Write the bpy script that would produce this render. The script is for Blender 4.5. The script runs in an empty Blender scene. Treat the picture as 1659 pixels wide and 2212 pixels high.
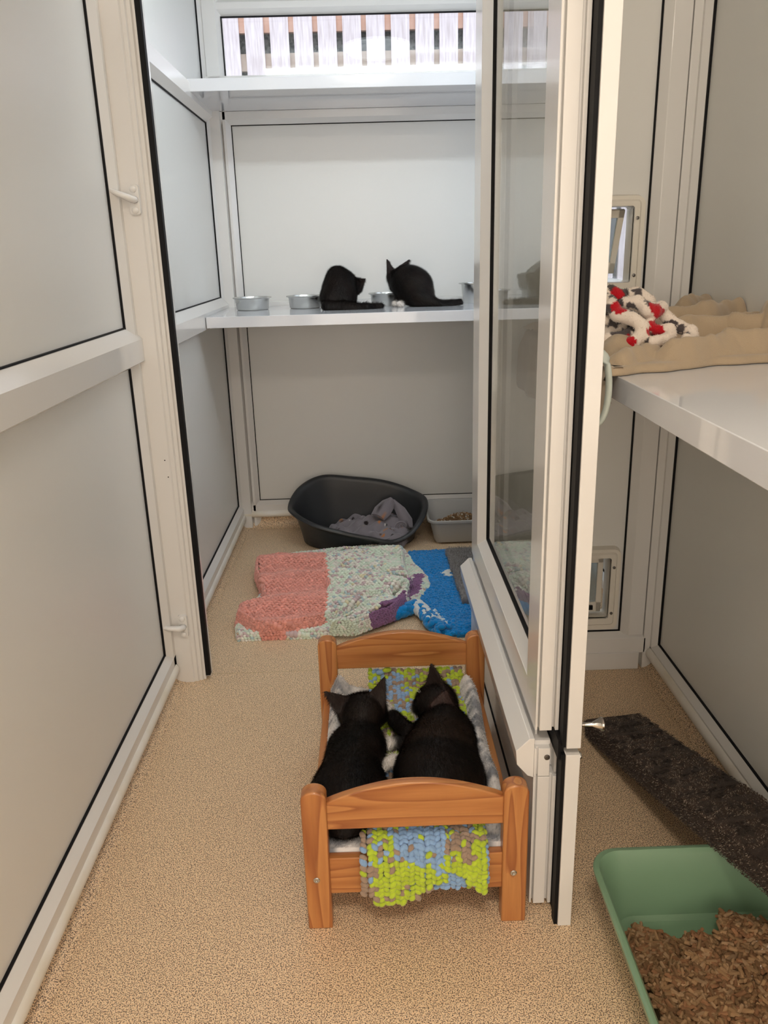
import bpy, math, random
import numpy as np
from mathutils import Vector, Matrix
random.seed(7); rng = np.random.default_rng(7)
SC = bpy.context.scene; COL = SC.collection
# ------------------------------------------------------------------ camera
F, PITCH, ROLL, YAW, CAMH = 1737.5, -.3144, -.02767, -.01383, 1.1
def cam_axes():
    cy, sy = math.cos(YAW), math.sin(YAW)
    f = Vector((-sy*math.cos(PITCH), cy*math.cos(PITCH), math.sin(PITCH)))
    ri = Vector((cy, sy, 0)); up = ri.cross(f)
    cr, sr = math.cos(ROLL), math.sin(ROLL)
    return cr*ri+sr*up, -sr*ri+cr*up, f
AR, AU, AF = cam_axes()
cd = bpy.data.cameras.new('camera'); cam = bpy.data.objects.new('camera', cd); COL.objects.link(cam)
cd.sensor_fit = 'VERTICAL'; cd.sensor_height = 36; cd.lens = F/2212*36; cd.clip_start = .02
M = Matrix((AR, AU, -AF)).transposed().to_4x4(); M.translation = Vector((0, 0, CAMH)); cam.matrix_world = M
SC.camera = cam
SC.view_settings.view_transform = 'Standard'; SC.view_settings.look = 'None'
SC.view_settings.gamma = 1; SC.view_settings.use_curve_mapping = False
SC.view_settings.exposure = 0.0
# world: bright overcast sky
w = bpy.data.worlds.new('sky'); SC.world = w; w.use_nodes = True
w.node_tree.nodes['Background'].inputs[0].default_value = (.80, .88, 1, 1)
w.node_tree.nodes['Background'].inputs[1].default_value = 1.8
LAMP_BACK, LAMP_FRONT, FILL_BACK, FILL_REAR = 3.2, 43.0, 29.0, 3.2
LAMP_BACK_C, LAMP_FRONT_C = (.86, .95, 1.0), (1.0, .88, .75)
# ------------------------------------------------------------------ helpers
def at(px, py, ax, val):
    """world point where the sight line through a photo pixel meets the plane ax = val (used to place things)"""
    d = AR*((px-829.5)/F) + AU*(-(py-1106)/F) + AF
    k = 'xyz'.index(ax); t = (val-(0, 0, CAMH)[k])/d[k]
    return np.array((d.x*t, d.y*t, CAMH+d.z*t))
def mat(name, col, rough=.5, metal=0, spec=.5, coat=0, attr=False, bump=None, sheen=0, trans=0):
    m = bpy.data.materials.new(name); m.use_nodes = True; nt = m.node_tree; b = nt.nodes['Principled BSDF']
    b.inputs['Base Color'].default_value = (*col, 1); b.inputs['Roughness'].default_value = rough
    b.inputs['Metallic'].default_value = metal; b.inputs['Specular IOR Level'].default_value = spec
    b.inputs['Coat Weight'].default_value = coat; b.inputs['Sheen Weight'].default_value = sheen
    b.inputs['Transmission Weight'].default_value = trans
    if attr:
        a = nt.nodes.new('ShaderNodeAttribute'); a.attribute_name = 'Col'; nt.links.new(a.outputs['Color'], b.inputs['Base Color'])
    if bump:
        tc = nt.nodes.new('ShaderNodeTexCoord'); n = nt.nodes.new('ShaderNodeTexNoise'); n.inputs['Scale'].default_value = bump[0]
        n.inputs['Detail'].default_value = 4; bp = nt.nodes.new('ShaderNodeBump'); bp.inputs['Strength'].default_value = bump[1]
        bp.inputs['Distance'].default_value = bump[2]
        nt.links.new(tc.outputs['Object'], n.inputs['Vector']); nt.links.new(n.outputs['Fac'], bp.inputs['Height']); nt.links.new(bp.outputs[0], b.inputs['Normal'])
    return m
def srgb(r, g, b):
    return tuple(((c/255)/12.92 if c/255 <= .04045 else ((c/255+.055)/1.055)**2.4) for c in (r, g, b))
def ramp(nt, src, stops):
    r = nt.nodes.new('ShaderNodeValToRGB'); nt.links.new(src, r.inputs[0])
    while len(r.color_ramp.elements) < len(stops): r.color_ramp.elements.new(.5)
    for e, (p, c) in zip(r.color_ramp.elements, stops): e.position = p; e.color = (*c, 1)
    return r
class MB:
    def __init__(s): s.v = []; s.f = []; s.c = []; s.n = 0
    def add(s, V, Fc, col=None):
        V = np.asarray(V, float); s.v.append(V); s.f += [tuple(i+s.n for i in f) for f in Fc]
        if col is not None: s.c.append(np.tile(np.asarray(col, float)[:3], (len(V), 1)) if np.ndim(col) == 1 else np.asarray(col))
        s.n += len(V); return s
    def box(s, a, b, col=None):
        x0, y0, z0 = a; x1, y1, z1 = b
        return s.add([(x0,y0,z0),(x1,y0,z0),(x1,y1,z0),(x0,y1,z0),(x0,y0,z1),(x1,y0,z1),(x1,y1,z1),(x0,y1,z1)],
                     [(3,2,1,0),(4,5,6,7),(0,1,5,4),(1,2,6,5),(2,3,7,6),(3,0,4,7)], col)
    def prism(s, poly, d0, d1, fn, col=None):
        """polygon (u,v) extruded between d0 and d1; fn(u,v,d)->xyz"""
        n = len(poly); V = [fn(u, v, d0) for u, v in poly]+[fn(u, v, d1) for u, v in poly]
        Fc = [tuple(range(n))[::-1], tuple(range(n, 2*n))]+[(i, (i+1) % n, n+(i+1) % n, n+i) for i in range(n)]
        return s.add(V, Fc, col)
    def bar(s, a, b, wd, nd, wdt, prot, bev=.012, bev2=None):
        """moulded frame bar from a to b lying on a wall: wd = width direction, nd = outward normal"""
        a, b, wd, nd = map(lambda q: np.array(q, float), (a, b, wd, nd)); bev2 = bev if bev2 is None else bev2
        P = [(0, -.004), (0, .004), (bev, prot), (wdt-bev2, prot), (wdt, .004), (wdt, -.004)]
        V = [a+wd*u+nd*v for u, v in P]+[b+wd*u+nd*v for u, v in P]; n = 6
        return s.add(V, [tuple(range(n))[::-1], tuple(range(n, 2*n))]+[(i, (i+1) % n, n+(i+1) % n, n+i) for i in range(n)])
    def tube(s, pts, r, seg=10, col=None, cap=True, flat=None):
        pts = [np.array(p, float) for p in pts]; n = len(pts); rr = r if np.ndim(r) else [r]*n
        V = []; up = np.array((0, 0, 1.))
        for i, p in enumerate(pts):
            t = pts[min(i+1, n-1)]-pts[max(i-1, 0)]; t /= np.linalg.norm(t)+1e-9
            if abs(t@up) > .95: up = np.array((0, 1., 0)) if abs(t[2]) > .9 else np.array((0, 0, 1.))
            u = np.cross(t, up); u /= np.linalg.norm(u); v = np.cross(u, t)
            for k in range(seg):
                a = 2*math.pi*k/seg; V.append(p+rr[i]*(math.cos(a)*u+math.sin(a)*v*(flat or 1)))
        Fc = [(i*seg+k, i*seg+(k+1) % seg, (i+1)*seg+(k+1) % seg, (i+1)*seg+k) for i in range(n-1) for k in range(seg)]
        if cap: Fc += [tuple(range(seg))[::-1], tuple(range((n-1)*seg, n*seg))]
        return s.add(V, Fc, col)
    def lathe(s, prof, c, seg=32, axis='z', col=None):
        V = []; c = np.array(c, float)
        for r, h in prof:
            for k in range(seg):
                a = 2*math.pi*k/seg; q = (r*math.cos(a), r*math.sin(a), h)
                if axis == 'x': q = (h, q[0], q[1])
                if axis == 'y': q = (q[0], h, q[1])
                V.append(c+q)
        n = len(prof)
        Fc = [(i*seg+k, i*seg+(k+1) % seg, (i+1)*seg+(k+1) % seg, (i+1)*seg+k) for i in range(n-1) for k in range(seg)]
        Fc += [tuple(range(seg))[::-1], tuple(range((n-1)*seg, n*seg))]
        return s.add(V, Fc, col)
    def grid(s, P, col=None, keep=None):
        """P[i,j] array of points"""
        a, b = P.shape[:2]; V = P.reshape(-1, 3); Fc = []
        for i in range(a-1):
            for j in range(b-1):
                if keep is None or keep[i, j]: Fc.append((i*b+j, (i+1)*b+j, (i+1)*b+j+1, i*b+j+1))
        return s.add(V, Fc, col)
    def build(s, name, m, parent=None, smooth=False, bevel=0, angle=40, origin=None):
        V = np.concatenate(s.v); me = bpy.data.meshes.new(name)
        if parent is not None:
            o0 = np.zeros(3); q = parent
            while q is not None: o0 = o0+np.array(q.location); q = q.parent
        elif origin is not None: o0 = np.array(origin, float)
        else: o0 = np.array([(V[:, 0].min()+V[:, 0].max())/2, (V[:, 1].min()+V[:, 1].max())/2, V[:, 2].min()])
        me.from_pydata((V-o0).tolist(), [], s.f); me.update()
        if s.c:
            ca = me.color_attributes.new('Col', 'FLOAT_COLOR', 'POINT'); C = np.ones((len(V), 4)); C[:, :3] = np.concatenate(s.c)
            ca.data.foreach_set('color', C.ravel())
        o = bpy.data.objects.new(name, me); COL.objects.link(o); me.materials.append(m)
        if parent is not None: o.parent = parent
        else: o.location = o0
        if bevel:
            bv = o.modifiers.new('bevel', 'BEVEL'); bv.width = bevel; bv.segments = 2; bv.limit_method = 'ANGLE'; bv.angle_limit = math.radians(40)
        if smooth or bevel:
            me.shade_smooth()
            if smooth != 'full': me.set_sharp_from_angle(angle=math.radians(angle))
        return o
def thing(name, label, cat, loc=(0, 0, 0), group=None):
    o = bpy.data.objects.new(name, None); COL.objects.link(o); o.location = loc; o.empty_display_size = .05
    o['label'] = label; o['category'] = cat
    if group: o['group'] = group
    return o
def tag(o, label, cat, group=None, kind=None):
    o['label'] = label; o['category'] = cat
    if group: o['group'] = group
    if kind: o['kind'] = kind
    return o
def struct(o): o['kind'] = 'structure'; return o
def polyd(poly, X, Y):
    """signed distance inside polygon (positive inside)"""
    poly = np.array(poly, float); d = np.full(X.shape, 1e9); ins = np.zeros(X.shape, bool); n = len(poly)
    for i in range(n):
        a = poly[i]; b = poly[(i+1) % n]; e = b-a
        t = np.clip(((X-a[0])*e[0]+(Y-a[1])*e[1])/(e@e+1e-12), 0, 1)
        d = np.minimum(d, np.hypot(X-a[0]-t*e[0], Y-a[1]-t*e[1]))
        c = (a[1] > Y) != (b[1] > Y)
        with np.errstate(divide='ignore', invalid='ignore'):
            xi = a[0]+(Y-a[1])/(b[1]-a[1]+1e-15)*e[0]
        ins ^= c & (X < xi)
    return np.where(ins, d, -d)
def vnoise(X, Y, Z=0, sc=1., seed=0):
    """cheap smooth pseudo noise in -1..1"""
    r = np.random.default_rng(seed); out = 0
    for k in range(7):
        a = r.normal(size=3)*sc; p = r.uniform(0, 6.28); out = out+np.sin(X*a[0]+Y*a[1]+Z*a[2]+p+1.3*np.sin(X*a[1]*.7-Y*a[0]*.7+p*2))
    return out/4.5
def surfnet(fn, lo, hi, h):
    lo = np.array(lo, float); hi = np.array(hi, float); n = np.ceil((hi-lo)/h).astype(int)+1
    ax = [lo[i]+h*np.arange(n[i]) for i in range(3)]; X, Y, Z = np.meshgrid(*ax, indexing='ij'); V = fn(X, Y, Z)
    ins = V < 0; acc = np.zeros(tuple(n-1)+(3,)); cnt = np.zeros(tuple(n-1))
    base = np.indices(tuple(n-1)).astype(float).transpose(1, 2, 3, 0)
    sl = lambda o: tuple(slice(o[i], o[i]+n[i]-1) for i in range(3))
    cor = [(a, b, c) for a in (0, 1) for b in (0, 1) for c in (0, 1)]
    for p in cor:
        for k in range(3):
            if p[k] == 1: continue
            q = list(p); q[k] = 1; va = V[sl(p)]; vb = V[sl(q)]; cr = (va < 0) != (vb < 0)
            t = np.where(cr, va/(va-vb+1e-20), 0); pt = np.array(p, float)+t[..., None]*np.eye(3)[k]
            acc += np.where(cr[..., None], pt, 0); cnt += cr
    act = cnt > 0; idx = -np.ones(act.shape, int); idx[act] = np.arange(act.sum())
    P = lo+h*(base[act]+acc[act]/cnt[act][:, None]); Fc = []
    for k in range(3):
        i1, i2 = (k+1) % 3, (k+2) % 3; s0 = [slice(None)]*3; s1 = [slice(None)]*3
        s0[k] = slice(0, n[k]-1); s1[k] = slice(1, n[k]); a = ins[tuple(s0)]; b = ins[tuple(s1)]
        I = np.argwhere(a != b); I = I[(I[:, i1] > 0) & (I[:, i2] > 0) & (I[:, i1] < n[i1]-1) & (I[:, i2] < n[i2]-1)]
        if not len(I): continue
        e1 = np.eye(3, dtype=int)[i1]; e2 = np.eye(3, dtype=int)[i2]
        g = lambda J: idx[J[:, 0], J[:, 1], J[:, 2]]
        Q = np.stack([g(I-e1-e2), g(I-e2), g(I), g(I-e1)], 1); fl = ~a[tuple(I.T)]
        Q[fl] = Q[fl][:, ::-1]; Fc.append(Q)
    return P, np.concatenate(Fc)
# SDF primitives ------------------------------------------------------
def sd_cone(a, ra, b, rb):
    a = np.array(a, float); b = np.array(b, float); e = b-a; L2 = e@e+1e-12
    def f(X, Y, Z):
        t = np.clip(((X-a[0])*e[0]+(Y-a[1])*e[1]+(Z-a[2])*e[2])/L2, 0, 1)
        return np.sqrt((X-a[0]-t*e[0])**2+(Y-a[1]-t*e[1])**2+(Z-a[2]-t*e[2])**2)-(ra+(rb-ra)*t)
    return f
def basis(fwd, up=(0, 0, 1)):
    f = np.array(fwd, float); f /= np.linalg.norm(f); s = np.cross(f, up); s /= np.linalg.norm(s); u = np.cross(s, f); return s, f, u
def sd_ell(c, r, fwd=(0, 1, 0), up=(0, 0, 1)):
    s, f, u = basis(fwd, up); c = np.array(c, float); r = np.array(r, float)  # r = side, forward, up radii
    def g(X, Y, Z):
        x, y, z = X-c[0], Y-c[1], Z-c[2]
        p = [(x*a[0]+y*a[1]+z*a[2]) for a in (s, f, u)]
        k0 = np.sqrt(sum((p[i]/r[i])**2 for i in range(3))); k1 = np.sqrt(sum((p[i]/r[i]**2)**2 for i in range(3)))
        return k0*(k0-1)/(k1+1e-9)
    return g
def sd_ear(base, tip, front, W, th=.0035, cup=14):
    base = np.array(base, float); tip = np.array(tip, float); u = tip-base; L = np.linalg.norm(u); u /= L
    f = np.array(front, float); f -= u*(f@u); f /= np.linalg.norm(f); s = np.cross(u, f)
    def g(X, Y, Z):
        x, y, z = X-base[0], Y-base[1], Z-base[2]
        pu = x*u[0]+y*u[1]+z*u[2]; ps = x*s[0]+y*s[1]+z*s[2]; pf = x*f[0]+y*f[1]+z*f[2]
        t = np.clip(pu/L, 0, 1); hw = W/2*(1-t**1.25)+.0015
        return np.maximum(np.maximum(np.abs(ps)-hw, np.abs(pf-cup*ps**2*(1-t*.5)+.002)-th/2-.0035*(1-t)**2), np.maximum(pu-L, -pu-.01))*.8
    return g
# ------------------------------------------------------------------ materials
def noise_col(m, sc, c0, c1, lo=.35, hi=.65, stretch=(1, 1, 1), detail=4):
    nt = m.node_tree; b = nt.nodes['Principled BSDF']; tc = nt.nodes.new('ShaderNodeTexCoord'); mp = nt.nodes.new('ShaderNodeMapping')
    mp.inputs['Scale'].default_value = stretch; n = nt.nodes.new('ShaderNodeTexNoise'); n.inputs['Scale'].default_value = sc; n.inputs['Detail'].default_value = detail
    nt.links.new(tc.outputs['Object'], mp.inputs[0]); nt.links.new(mp.outputs[0], n.inputs['Vector'])
    r = ramp(nt, n.outputs['Fac'], [(lo, c0), (hi, c1)]); nt.links.new(r.outputs[0], b.inputs['Base Color']); return m
PVC = mat('white_pvc', (.78, .765, .74), .16, coat=.15)
PVCD = noise_col(mat('white_pvc_worn', (.7, .68, .62), .3), 9, srgb(225, 217, 200), srgb(236, 232, 224), .3, .6)
PANEL = mat('satin_panel', (.78, .775, .745), .33, bump=(900, .12, .0006))
SHELFM = mat('gloss_shelf', (.74, .75, .78), .08, coat=.3)
BLACK = mat('black_rubber', (.005, .005, .006), .6, spec=.2)
CEIL = mat('ceiling_paint', (.72, .72, .71), .6)
STEEL = mat('brushed_steel', (.62, .62, .60), .22, metal=1)
CHROME = mat('chrome', (.8, .8, .8), .08, metal=1)
GREYH = mat('grey_handle', srgb(176, 184, 176), .35)
STAIN = mat('grime', srgb(150, 120, 80), .7)
def floor_mat():
    m = mat('speckled_vinyl', (.6, .5, .35), .42); nt = m.node_tree; b = nt.nodes['Principled BSDF']
    tc = nt.nodes.new('ShaderNodeTexCoord')
    def noi(sc, d=2, rough=.5):
        n = nt.nodes.new('ShaderNodeTexNoise'); n.inputs['Scale'].default_value = sc; n.inputs['Detail'].default_value = d; n.inputs['Roughness'].default_value = rough
        nt.links.new(tc.outputs['Object'], n.inputs['Vector']); return n.outputs['Fac']
    base = ramp(nt, noi(300), [(.45, srgb(242, 210, 170)), (.6, srgb(250, 224, 188))])
    sp = ramp(nt, noi(480, .6), [(.555, (0, 0, 0)), (.60, (1, 1, 1))]); sp2 = ramp(nt, noi(560, .6), [(.60, (0, 0, 0)), (.63, (1, 1, 1))])
    m1 = nt.nodes.new('ShaderNodeMixRGB'); nt.links.new(sp.outputs[0], m1.inputs[0]); nt.links.new(base.outputs[0], m1.inputs[1]); m1.inputs[2].default_value = (*srgb(140, 114, 90), 1)
    m2 = nt.nodes.new('ShaderNodeMixRGB'); nt.links.new(sp2.outputs[0], m2.inputs[0]); nt.links.new(m1.outputs[0], m2.inputs[1]); m2.inputs[2].default_value = (*srgb(84, 70, 62), 1)
    nt.links.new(m2.outputs[0], b.inputs['Base Color'])
    r2 = ramp(nt, noi(5), [(.3, (.36,)*3), (.7, (.52,)*3)]); nt.links.new(r2.outputs[0], b.inputs['Roughness'])
    bp = nt.nodes.new('ShaderNodeBump'); bp.inputs['Strength'].default_value = .25; bp.inputs['Distance'].default_value = .0006
    nt.links.new(noi(260), bp.inputs['Height']); nt.links.new(bp.outputs[0], b.inputs['Normal']); return m
FLOOR = floor_mat()
def wood_mat(name, axis):
    m = mat(name, (.5, .25, .1), .38, coat=.25); nt = m.node_tree; b = nt.nodes['Principled BSDF']
    tc = nt.nodes.new('ShaderNodeTexCoord'); mp = nt.nodes.new('ShaderNodeMapping'); s = [34, 34, 34]; s[axis] = 2.4; mp.inputs['Scale'].default_value = s
    oi = nt.nodes.new('ShaderNodeObjectInfo'); ad = nt.nodes.new('ShaderNodeVectorMath'); ad.operation = 'ADD'
    sc = nt.nodes.new('ShaderNodeVectorMath'); sc.operation = 'SCALE'; sc.inputs['Scale'].default_value = .6
    cb = nt.nodes.new('ShaderNodeCombineXYZ')
    for i in range(3): nt.links.new(oi.outputs['Random'], cb.inputs[i])
    nt.links.new(cb.outputs[0], sc.inputs[0]); nt.links.new(tc.outputs['Object'], ad.inputs[0]); nt.links.new(sc.outputs[0], ad.inputs[1]); nt.links.new(ad.outputs[0], mp.inputs[0])
    n = nt.nodes.new('ShaderNodeTexNoise'); n.inputs['Scale'].default_value = .55; n.inputs['Detail'].default_value = 1.5; nt.links.new(mp.outputs[0], n.inputs['Vector'])
    mu = nt.nodes.new('ShaderNodeMath'); mu.operation = 'MULTIPLY'; mu.inputs[1].default_value = 9; nt.links.new(n.outputs['Fac'], mu.inputs[0])
    fr = nt.nodes.new('ShaderNodeMath'); fr.operation = 'FRACT'; nt.links.new(mu.outputs[0], fr.inputs[0])
    r = ramp(nt, fr.outputs[0], [(0, srgb(202, 140, 82)), (.6, srgb(190, 125, 70)), (.93, srgb(162, 97, 53)), (1, srgb(196, 132, 77))])
    n2 = nt.nodes.new('ShaderNodeTexNoise'); n2.inputs['Scale'].default_value = 6; n2.inputs['Detail'].default_value = 5; nt.links.new(mp.outputs[0], n2.inputs['Vector'])
    mx = nt.nodes.new('ShaderNodeMixRGB'); mx.blend_type = 'MULTIPLY'; mx.inputs[0].default_value = .5
    rr = ramp(nt, n2.outputs['Fac'], [(.3, (.72, .66, .6)), (.7, (1, 1, 1))]); nt.links.new(r.outputs[0], mx.inputs[1]); nt.links.new(rr.outputs[0], mx.inputs[2]); nt.links.new(mx.outputs[0], b.inputs['Base Color'])
    return m
WOODX, WOODY, WOODZ = wood_mat('pine_along', 0), wood_mat('pine_deep', 1), wood_mat('pine_upright', 2)
def glass_mat(name, ior=1.5, tint=(1, 1, 1)):
    m = bpy.data.materials.new(name); m.use_nodes = True; nt = m.node_tree; nt.nodes.clear()
    o = nt.nodes.new('ShaderNodeOutputMaterial'); t = nt.nodes.new('ShaderNodeBsdfTransparent'); g = nt.nodes.new('ShaderNodeBsdfGlossy')
    t.inputs[0].default_value = (*tint, 1); g.inputs['Roughness'].default_value = 0; fr = nt.nodes.new('ShaderNodeFresnel'); fr.inputs[0].default_value = ior
    geo = nt.nodes.new('ShaderNodeNewGeometry')
    # both faces of the pane use the air-side index, so the pane behaves like a thin sheet
    mi = nt.nodes.new('ShaderNodeMath'); mi.operation = 'DIVIDE'; mi.inputs[0].default_value = 1; mi.inputs[1].default_value = ior
    mix = nt.nodes.new('ShaderNodeMix'); mix.data_type = 'FLOAT'; nt.links.new(geo.outputs['Backfacing'], mix.inputs[0]); mix.inputs[2].default_value = ior; nt.links.new(mi.outputs[0], mix.inputs[3])
    nt.links.new(mix.outputs[0], fr.inputs[0])
    mx = nt.nodes.new('ShaderNodeMixShader'); nt.links.new(fr.outputs[0], mx.inputs[0]); nt.links.new(t.outputs[0], mx.inputs[1]); nt.links.new(g.outputs[0], mx.inputs[2]); nt.links.new(mx.outputs[0], o.inputs[0])
    return m
GLASS = glass_mat('pane_glass', 2.4, (.95, .97, .96))
# ------------------------------------------------------------------ room shell
XL, XR, YB, Y0, YP = -.562, .752, 3.245, -1.6, 1.945
ZC = 2.03
m = MB(); m.box((XL-.1, Y0-.1, -.03), (XR+.1, YB+.02, 0)); struct(m.build('floor', FLOOR, origin=(0, 0, 0)))
m = MB(); m.box((XL-.1, 1.9, ZC), (XR+.1, YB+.1, ZC+.05)); m.box((XL-.1, Y0-.1, 2.3), (XR+.1, 1.96, 2.35)); m.box((XL-.1, 1.9, ZC), (XR+.1, 1.96, 2.3))
struct(m.build('ceiling', CEIL))
m = MB(); m.box((XL-.05, Y0, 0), (XL, YB, 2.3)); struct(m.build('wall_left', PANEL))
m = MB(); m.box((XR, Y0, 0), (XR+.05, 2.15, 2.3)); m.box((XR, 3.0, 0), (XR+.05, YB, 2.3)); m.box((XR, 2.15, 0), (XR+.05, 3.0, .98)); m.box((XR, 2.15, 1.96), (XR+.05, 3.0, 2.3)); struct(m.build('wall_right', PANEL))
m = MB(); m.box((XL, Y0-.05, 0), (XR, Y0, 2.3)); struct(m.build('wall_rear', PANEL))
ZW0, ZW1 = 1.655, 1.925
m = MB(); m.box((XL, YB, 0), (XR, YB+.06, ZW0)); m.box((XL, YB, ZW1), (XR, YB+.06, ZC)); m.box((XL, YB, ZW0), (-.50, YB+.06, ZW1)); m.box((.70, YB, ZW0), (XR, YB+.06, ZW1))
struct(m.build('wall_back', PANEL))
# frame bars + black gaskets per wall
def bars(name, fn, gname=None):
    m = MB(); g = MB(); fn(m, g); t = struct(m.build(name, PVC, smooth=False))
    if g.n: g.build('gasket', BLACK, t)
    return t
def gbar(g, a, b, wd, nd, wdt=.0035, prot=.005): g.bar(a, b, wd, nd, wdt, prot, .0005)
NX = (1, 0, 0); YU = (0, 1, 0); ZU = (0, 0, 1); MX = (-1, 0, 0); MY = (0, -1, 0)
def left_bars(m, g):
    for ya, yb in ((Y0, YP), (2.0, YB)):
        P = .020
        m.bar((XL, ya, .05), (XL, yb, .05), ZU, NX, .052, P, .004, .018)
        m.bar((XL, ya, .852), (XL, yb, .852), ZU, NX, .091, .03, .014, .026)
        if ya > 0: m.bar((XL, ya, 1.556), (XL, yb, 1.556), ZU, NX, .085, .026, .02, .02)
        gbar(g, (XL, ya, .102), (XL, yb, .102), ZU, NX); gbar(g, (XL, ya, .943), (XL, yb, .943), ZU, NX)
        if ya > 0: gbar(g, (XL, ya, 1.552), (XL, yb, 1.552), ZU, NX)
    ya = YP-.038; m.bar((XL, ya, .04), (XL, ya, 2.3), YU, NX, .04, .02, .018, .001); gbar(g, (XL, ya-.004, .1), (XL, ya-.004, 2.3), YU, NX, .005)
    ya = 3.205; m.bar((XL, ya, .04), (XL, ya, ZC), YU, NX, .04, .02, .018, .001); gbar(g, (XL, ya-.004, .1), (XL, ya-.004, ZC), YU, NX, .004)
bars('trim_1', left_bars)
def right_bars(m, g):
    for ya, yb in ((Y0, YP), (2.0, YB)):
        m.bar((XR, ya, .035), (XR, yb, .035), ZU, MX, .045, .018, .004, .014); gbar(g, (XR, ya, .080), (XR, yb, .080), ZU, MX)
    ya = YP-.03; m.bar((XR, ya, .04), (XR, ya, 2.3), YU, MX, .03, .018, .012, .001); gbar(g, (XR, ya-.004, .08), (XR, ya-.004, 2.3), YU, MX, .005)
    ya = 3.205; m.bar((XR, ya, .04), (XR, ya, ZC), YU, MX, .04, .02, .018, .001)
bars('trim_2', right_bars)
def back_bars(m, g):
    yb = YB
    m.bar((XL+.018, yb, .05), (XR, yb, .05), ZU, MY, .066, .018, .006, .018)
    m.bar((XL+.018, yb, 1.548), (XR, yb, 1.548), ZU, MY, .05, .018, .018, .006)
    m.box((XL, yb-.03, 1.655), (XR, yb, 1.705))
    for za, zb in ((.0, 1.66),):
        m.bar((-.508, yb, za), (-.508, yb, zb), NX, MY, .033, .018, .006, .018)
        m.bar((XL, yb, za), (XL, yb, zb), NX, MY, .055, .028, .003, .004)
        gbar(g, (-.475, yb, .115), (-.475, yb, 1.548), NX, MY, .003)
    gbar(g, (-.475, yb, 1.5455), (XR, yb, 1.5455), ZU, MY, .003); gbar(g, (-.475, yb, .1155), (XR, yb, .1155), ZU, MY, .0025)
    m.box((XL, yb-.02, .906), (XR, yb, .922))
bars('trim_3', back_bars)
# covers of floor vinyl running up the walls, and the rounded white skirting
def cove(name, pts, nrm):
    m = MB(); V = []; R = .035; a0, a1 = map(np.array, pts); nrm = np.array(nrm, float)
    prof = [(0, .06), (.004, .06)]+[(.004+R*(1-math.cos(t)), .001+R*(1-math.sin(t))) for t in np.linspace(0, math.pi/2, 8)]+[(.004+R, 0), (0, 0)]
    for p in (a0, a1): V += [p+nrm*u+np.array((0, 0, z)) for u, z in prof]
    n = len(prof); m.add(V, [(i, (i+1) % n, n+(i+1) % n, n+i) for i in range(n)]+[tuple(range(n)), tuple(range(n, 2*n))[::-1]])
    return struct(m.build(name, FLOOR, smooth=True, angle=60))
cove('baseboard_left', ((XL, Y0, 0.), (XL, YP-.0, 0.)), (1, 0, 0)); cove('baseboard_back_left', ((XL, 2.0, 0.), (XL, YB, 0.)), (1, 0, 0))
cove('baseboard_right', ((XR, Y0, 0.), (XR, YP, 0.)), (-1, 0, 0)); cove('baseboard_back_right', ((XR, 2.0, 0.), (XR, YB, 0.)), (-1, 0, 0)); cove('baseboard_back', ((XL, YB, 0.), (XR, YB, 0.)), (0, -1, 0))
def skirt(name, p0, p1, nrm):
    m = MB(); nrm = np.array(nrm, float); V = []
    prof = [(0, .066), (.022, .060), (.028, .052), (.029, .044), (.026, .037), (.018, .033), (0, .033)]
    for p in (p0, p1): V += [np.array(p, float)+nrm*u+np.array((0, 0, z)) for u, z in prof]
    n = len(prof); m.add(V, [(i, (i+1) % n, n+(i+1) % n, n+i) for i in range(n)]+[tuple(range(n)), tuple(range(n, 2*n))[::-1]])
    return struct(m.build(name, PVCD, smooth=True, angle=50))
skirt('trim_4', (XL, Y0, 0), (XL, YP-.01, 0), NX); skirt('trim_5', (XL, 2.0, 0), (XL, YB, 0), NX); skirt('trim_6', (XR, Y0, 0), (XR, YP-.01, 0), MX); skirt('trim_7', (XL, YB, .012), (XR, YB, .012), MY)
# window at the back
win = struct(thing('window_1', '', '', (0, YB, ZW0)));
for k in ('label', 'category'): del win[k]
m = MB(); m.bar((XL, YB, ZW0), (XL, YB, ZC), NX, MY, .085, .03, .02, .02); m.bar((XL+.05, YB, ZW1-.03), (XR, YB, ZW1-.03), ZU, MY, .06, .024, .02, .02)
m.bar((.68, YB, ZW0), (.68, YB, ZC), NX, MY, .07, .03, .02, .02); m.build('window_frame', PVC, win)
m = MB(); gbar(m, (-.482, YB-.008, 1.70), (-.482, YB-.008, ZW1-.03), NX, MY, .004); gbar(m, (-.482, YB-.008, ZW1-.034), (.68, YB-.008, ZW1-.034), ZU, MY, .004); m.build('gasket', BLACK, win)
m = MB(); m.box((-.50, YB+.004, ZW0), (.70, YB+.024, ZW1)); m.build('glass_pane', glass_mat('window_glass', 1.6), win)
# ------------------------------------------------------------------ partition with doorway (y = 1.945 .. 2.0)
m = MB(); P = [(XL, YP), (-.502, YP), (-.498, YP+.004), (-.490, YP+.004), (-.487, YP+.009), (-.479, YP+.009), (-.476, YP+.014), (-.4705, YP+.014), (-.4705, YP+.03), (-.461, YP+.03), (-.461, 2.0), (XL, 2.0)]
m.prism(P, .0, 2.3, lambda u, v, d: (u, v, d)); j = struct(m.build('trim_8', PVC))
m = MB(); m.box((-.4703, YP+.012, .012), (-.4580, YP+.029, 2.0)); m.build('seal', BLACK, j)
m = MB()
for x, y, z in ((-.512, YP, .62), (-.508, YP, .577)): m.lathe([(.0016, -.0005), (.0016, .001)], (x, y, z), 10, 'y')
m.build('screw_hole', BLACK, j)
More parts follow.
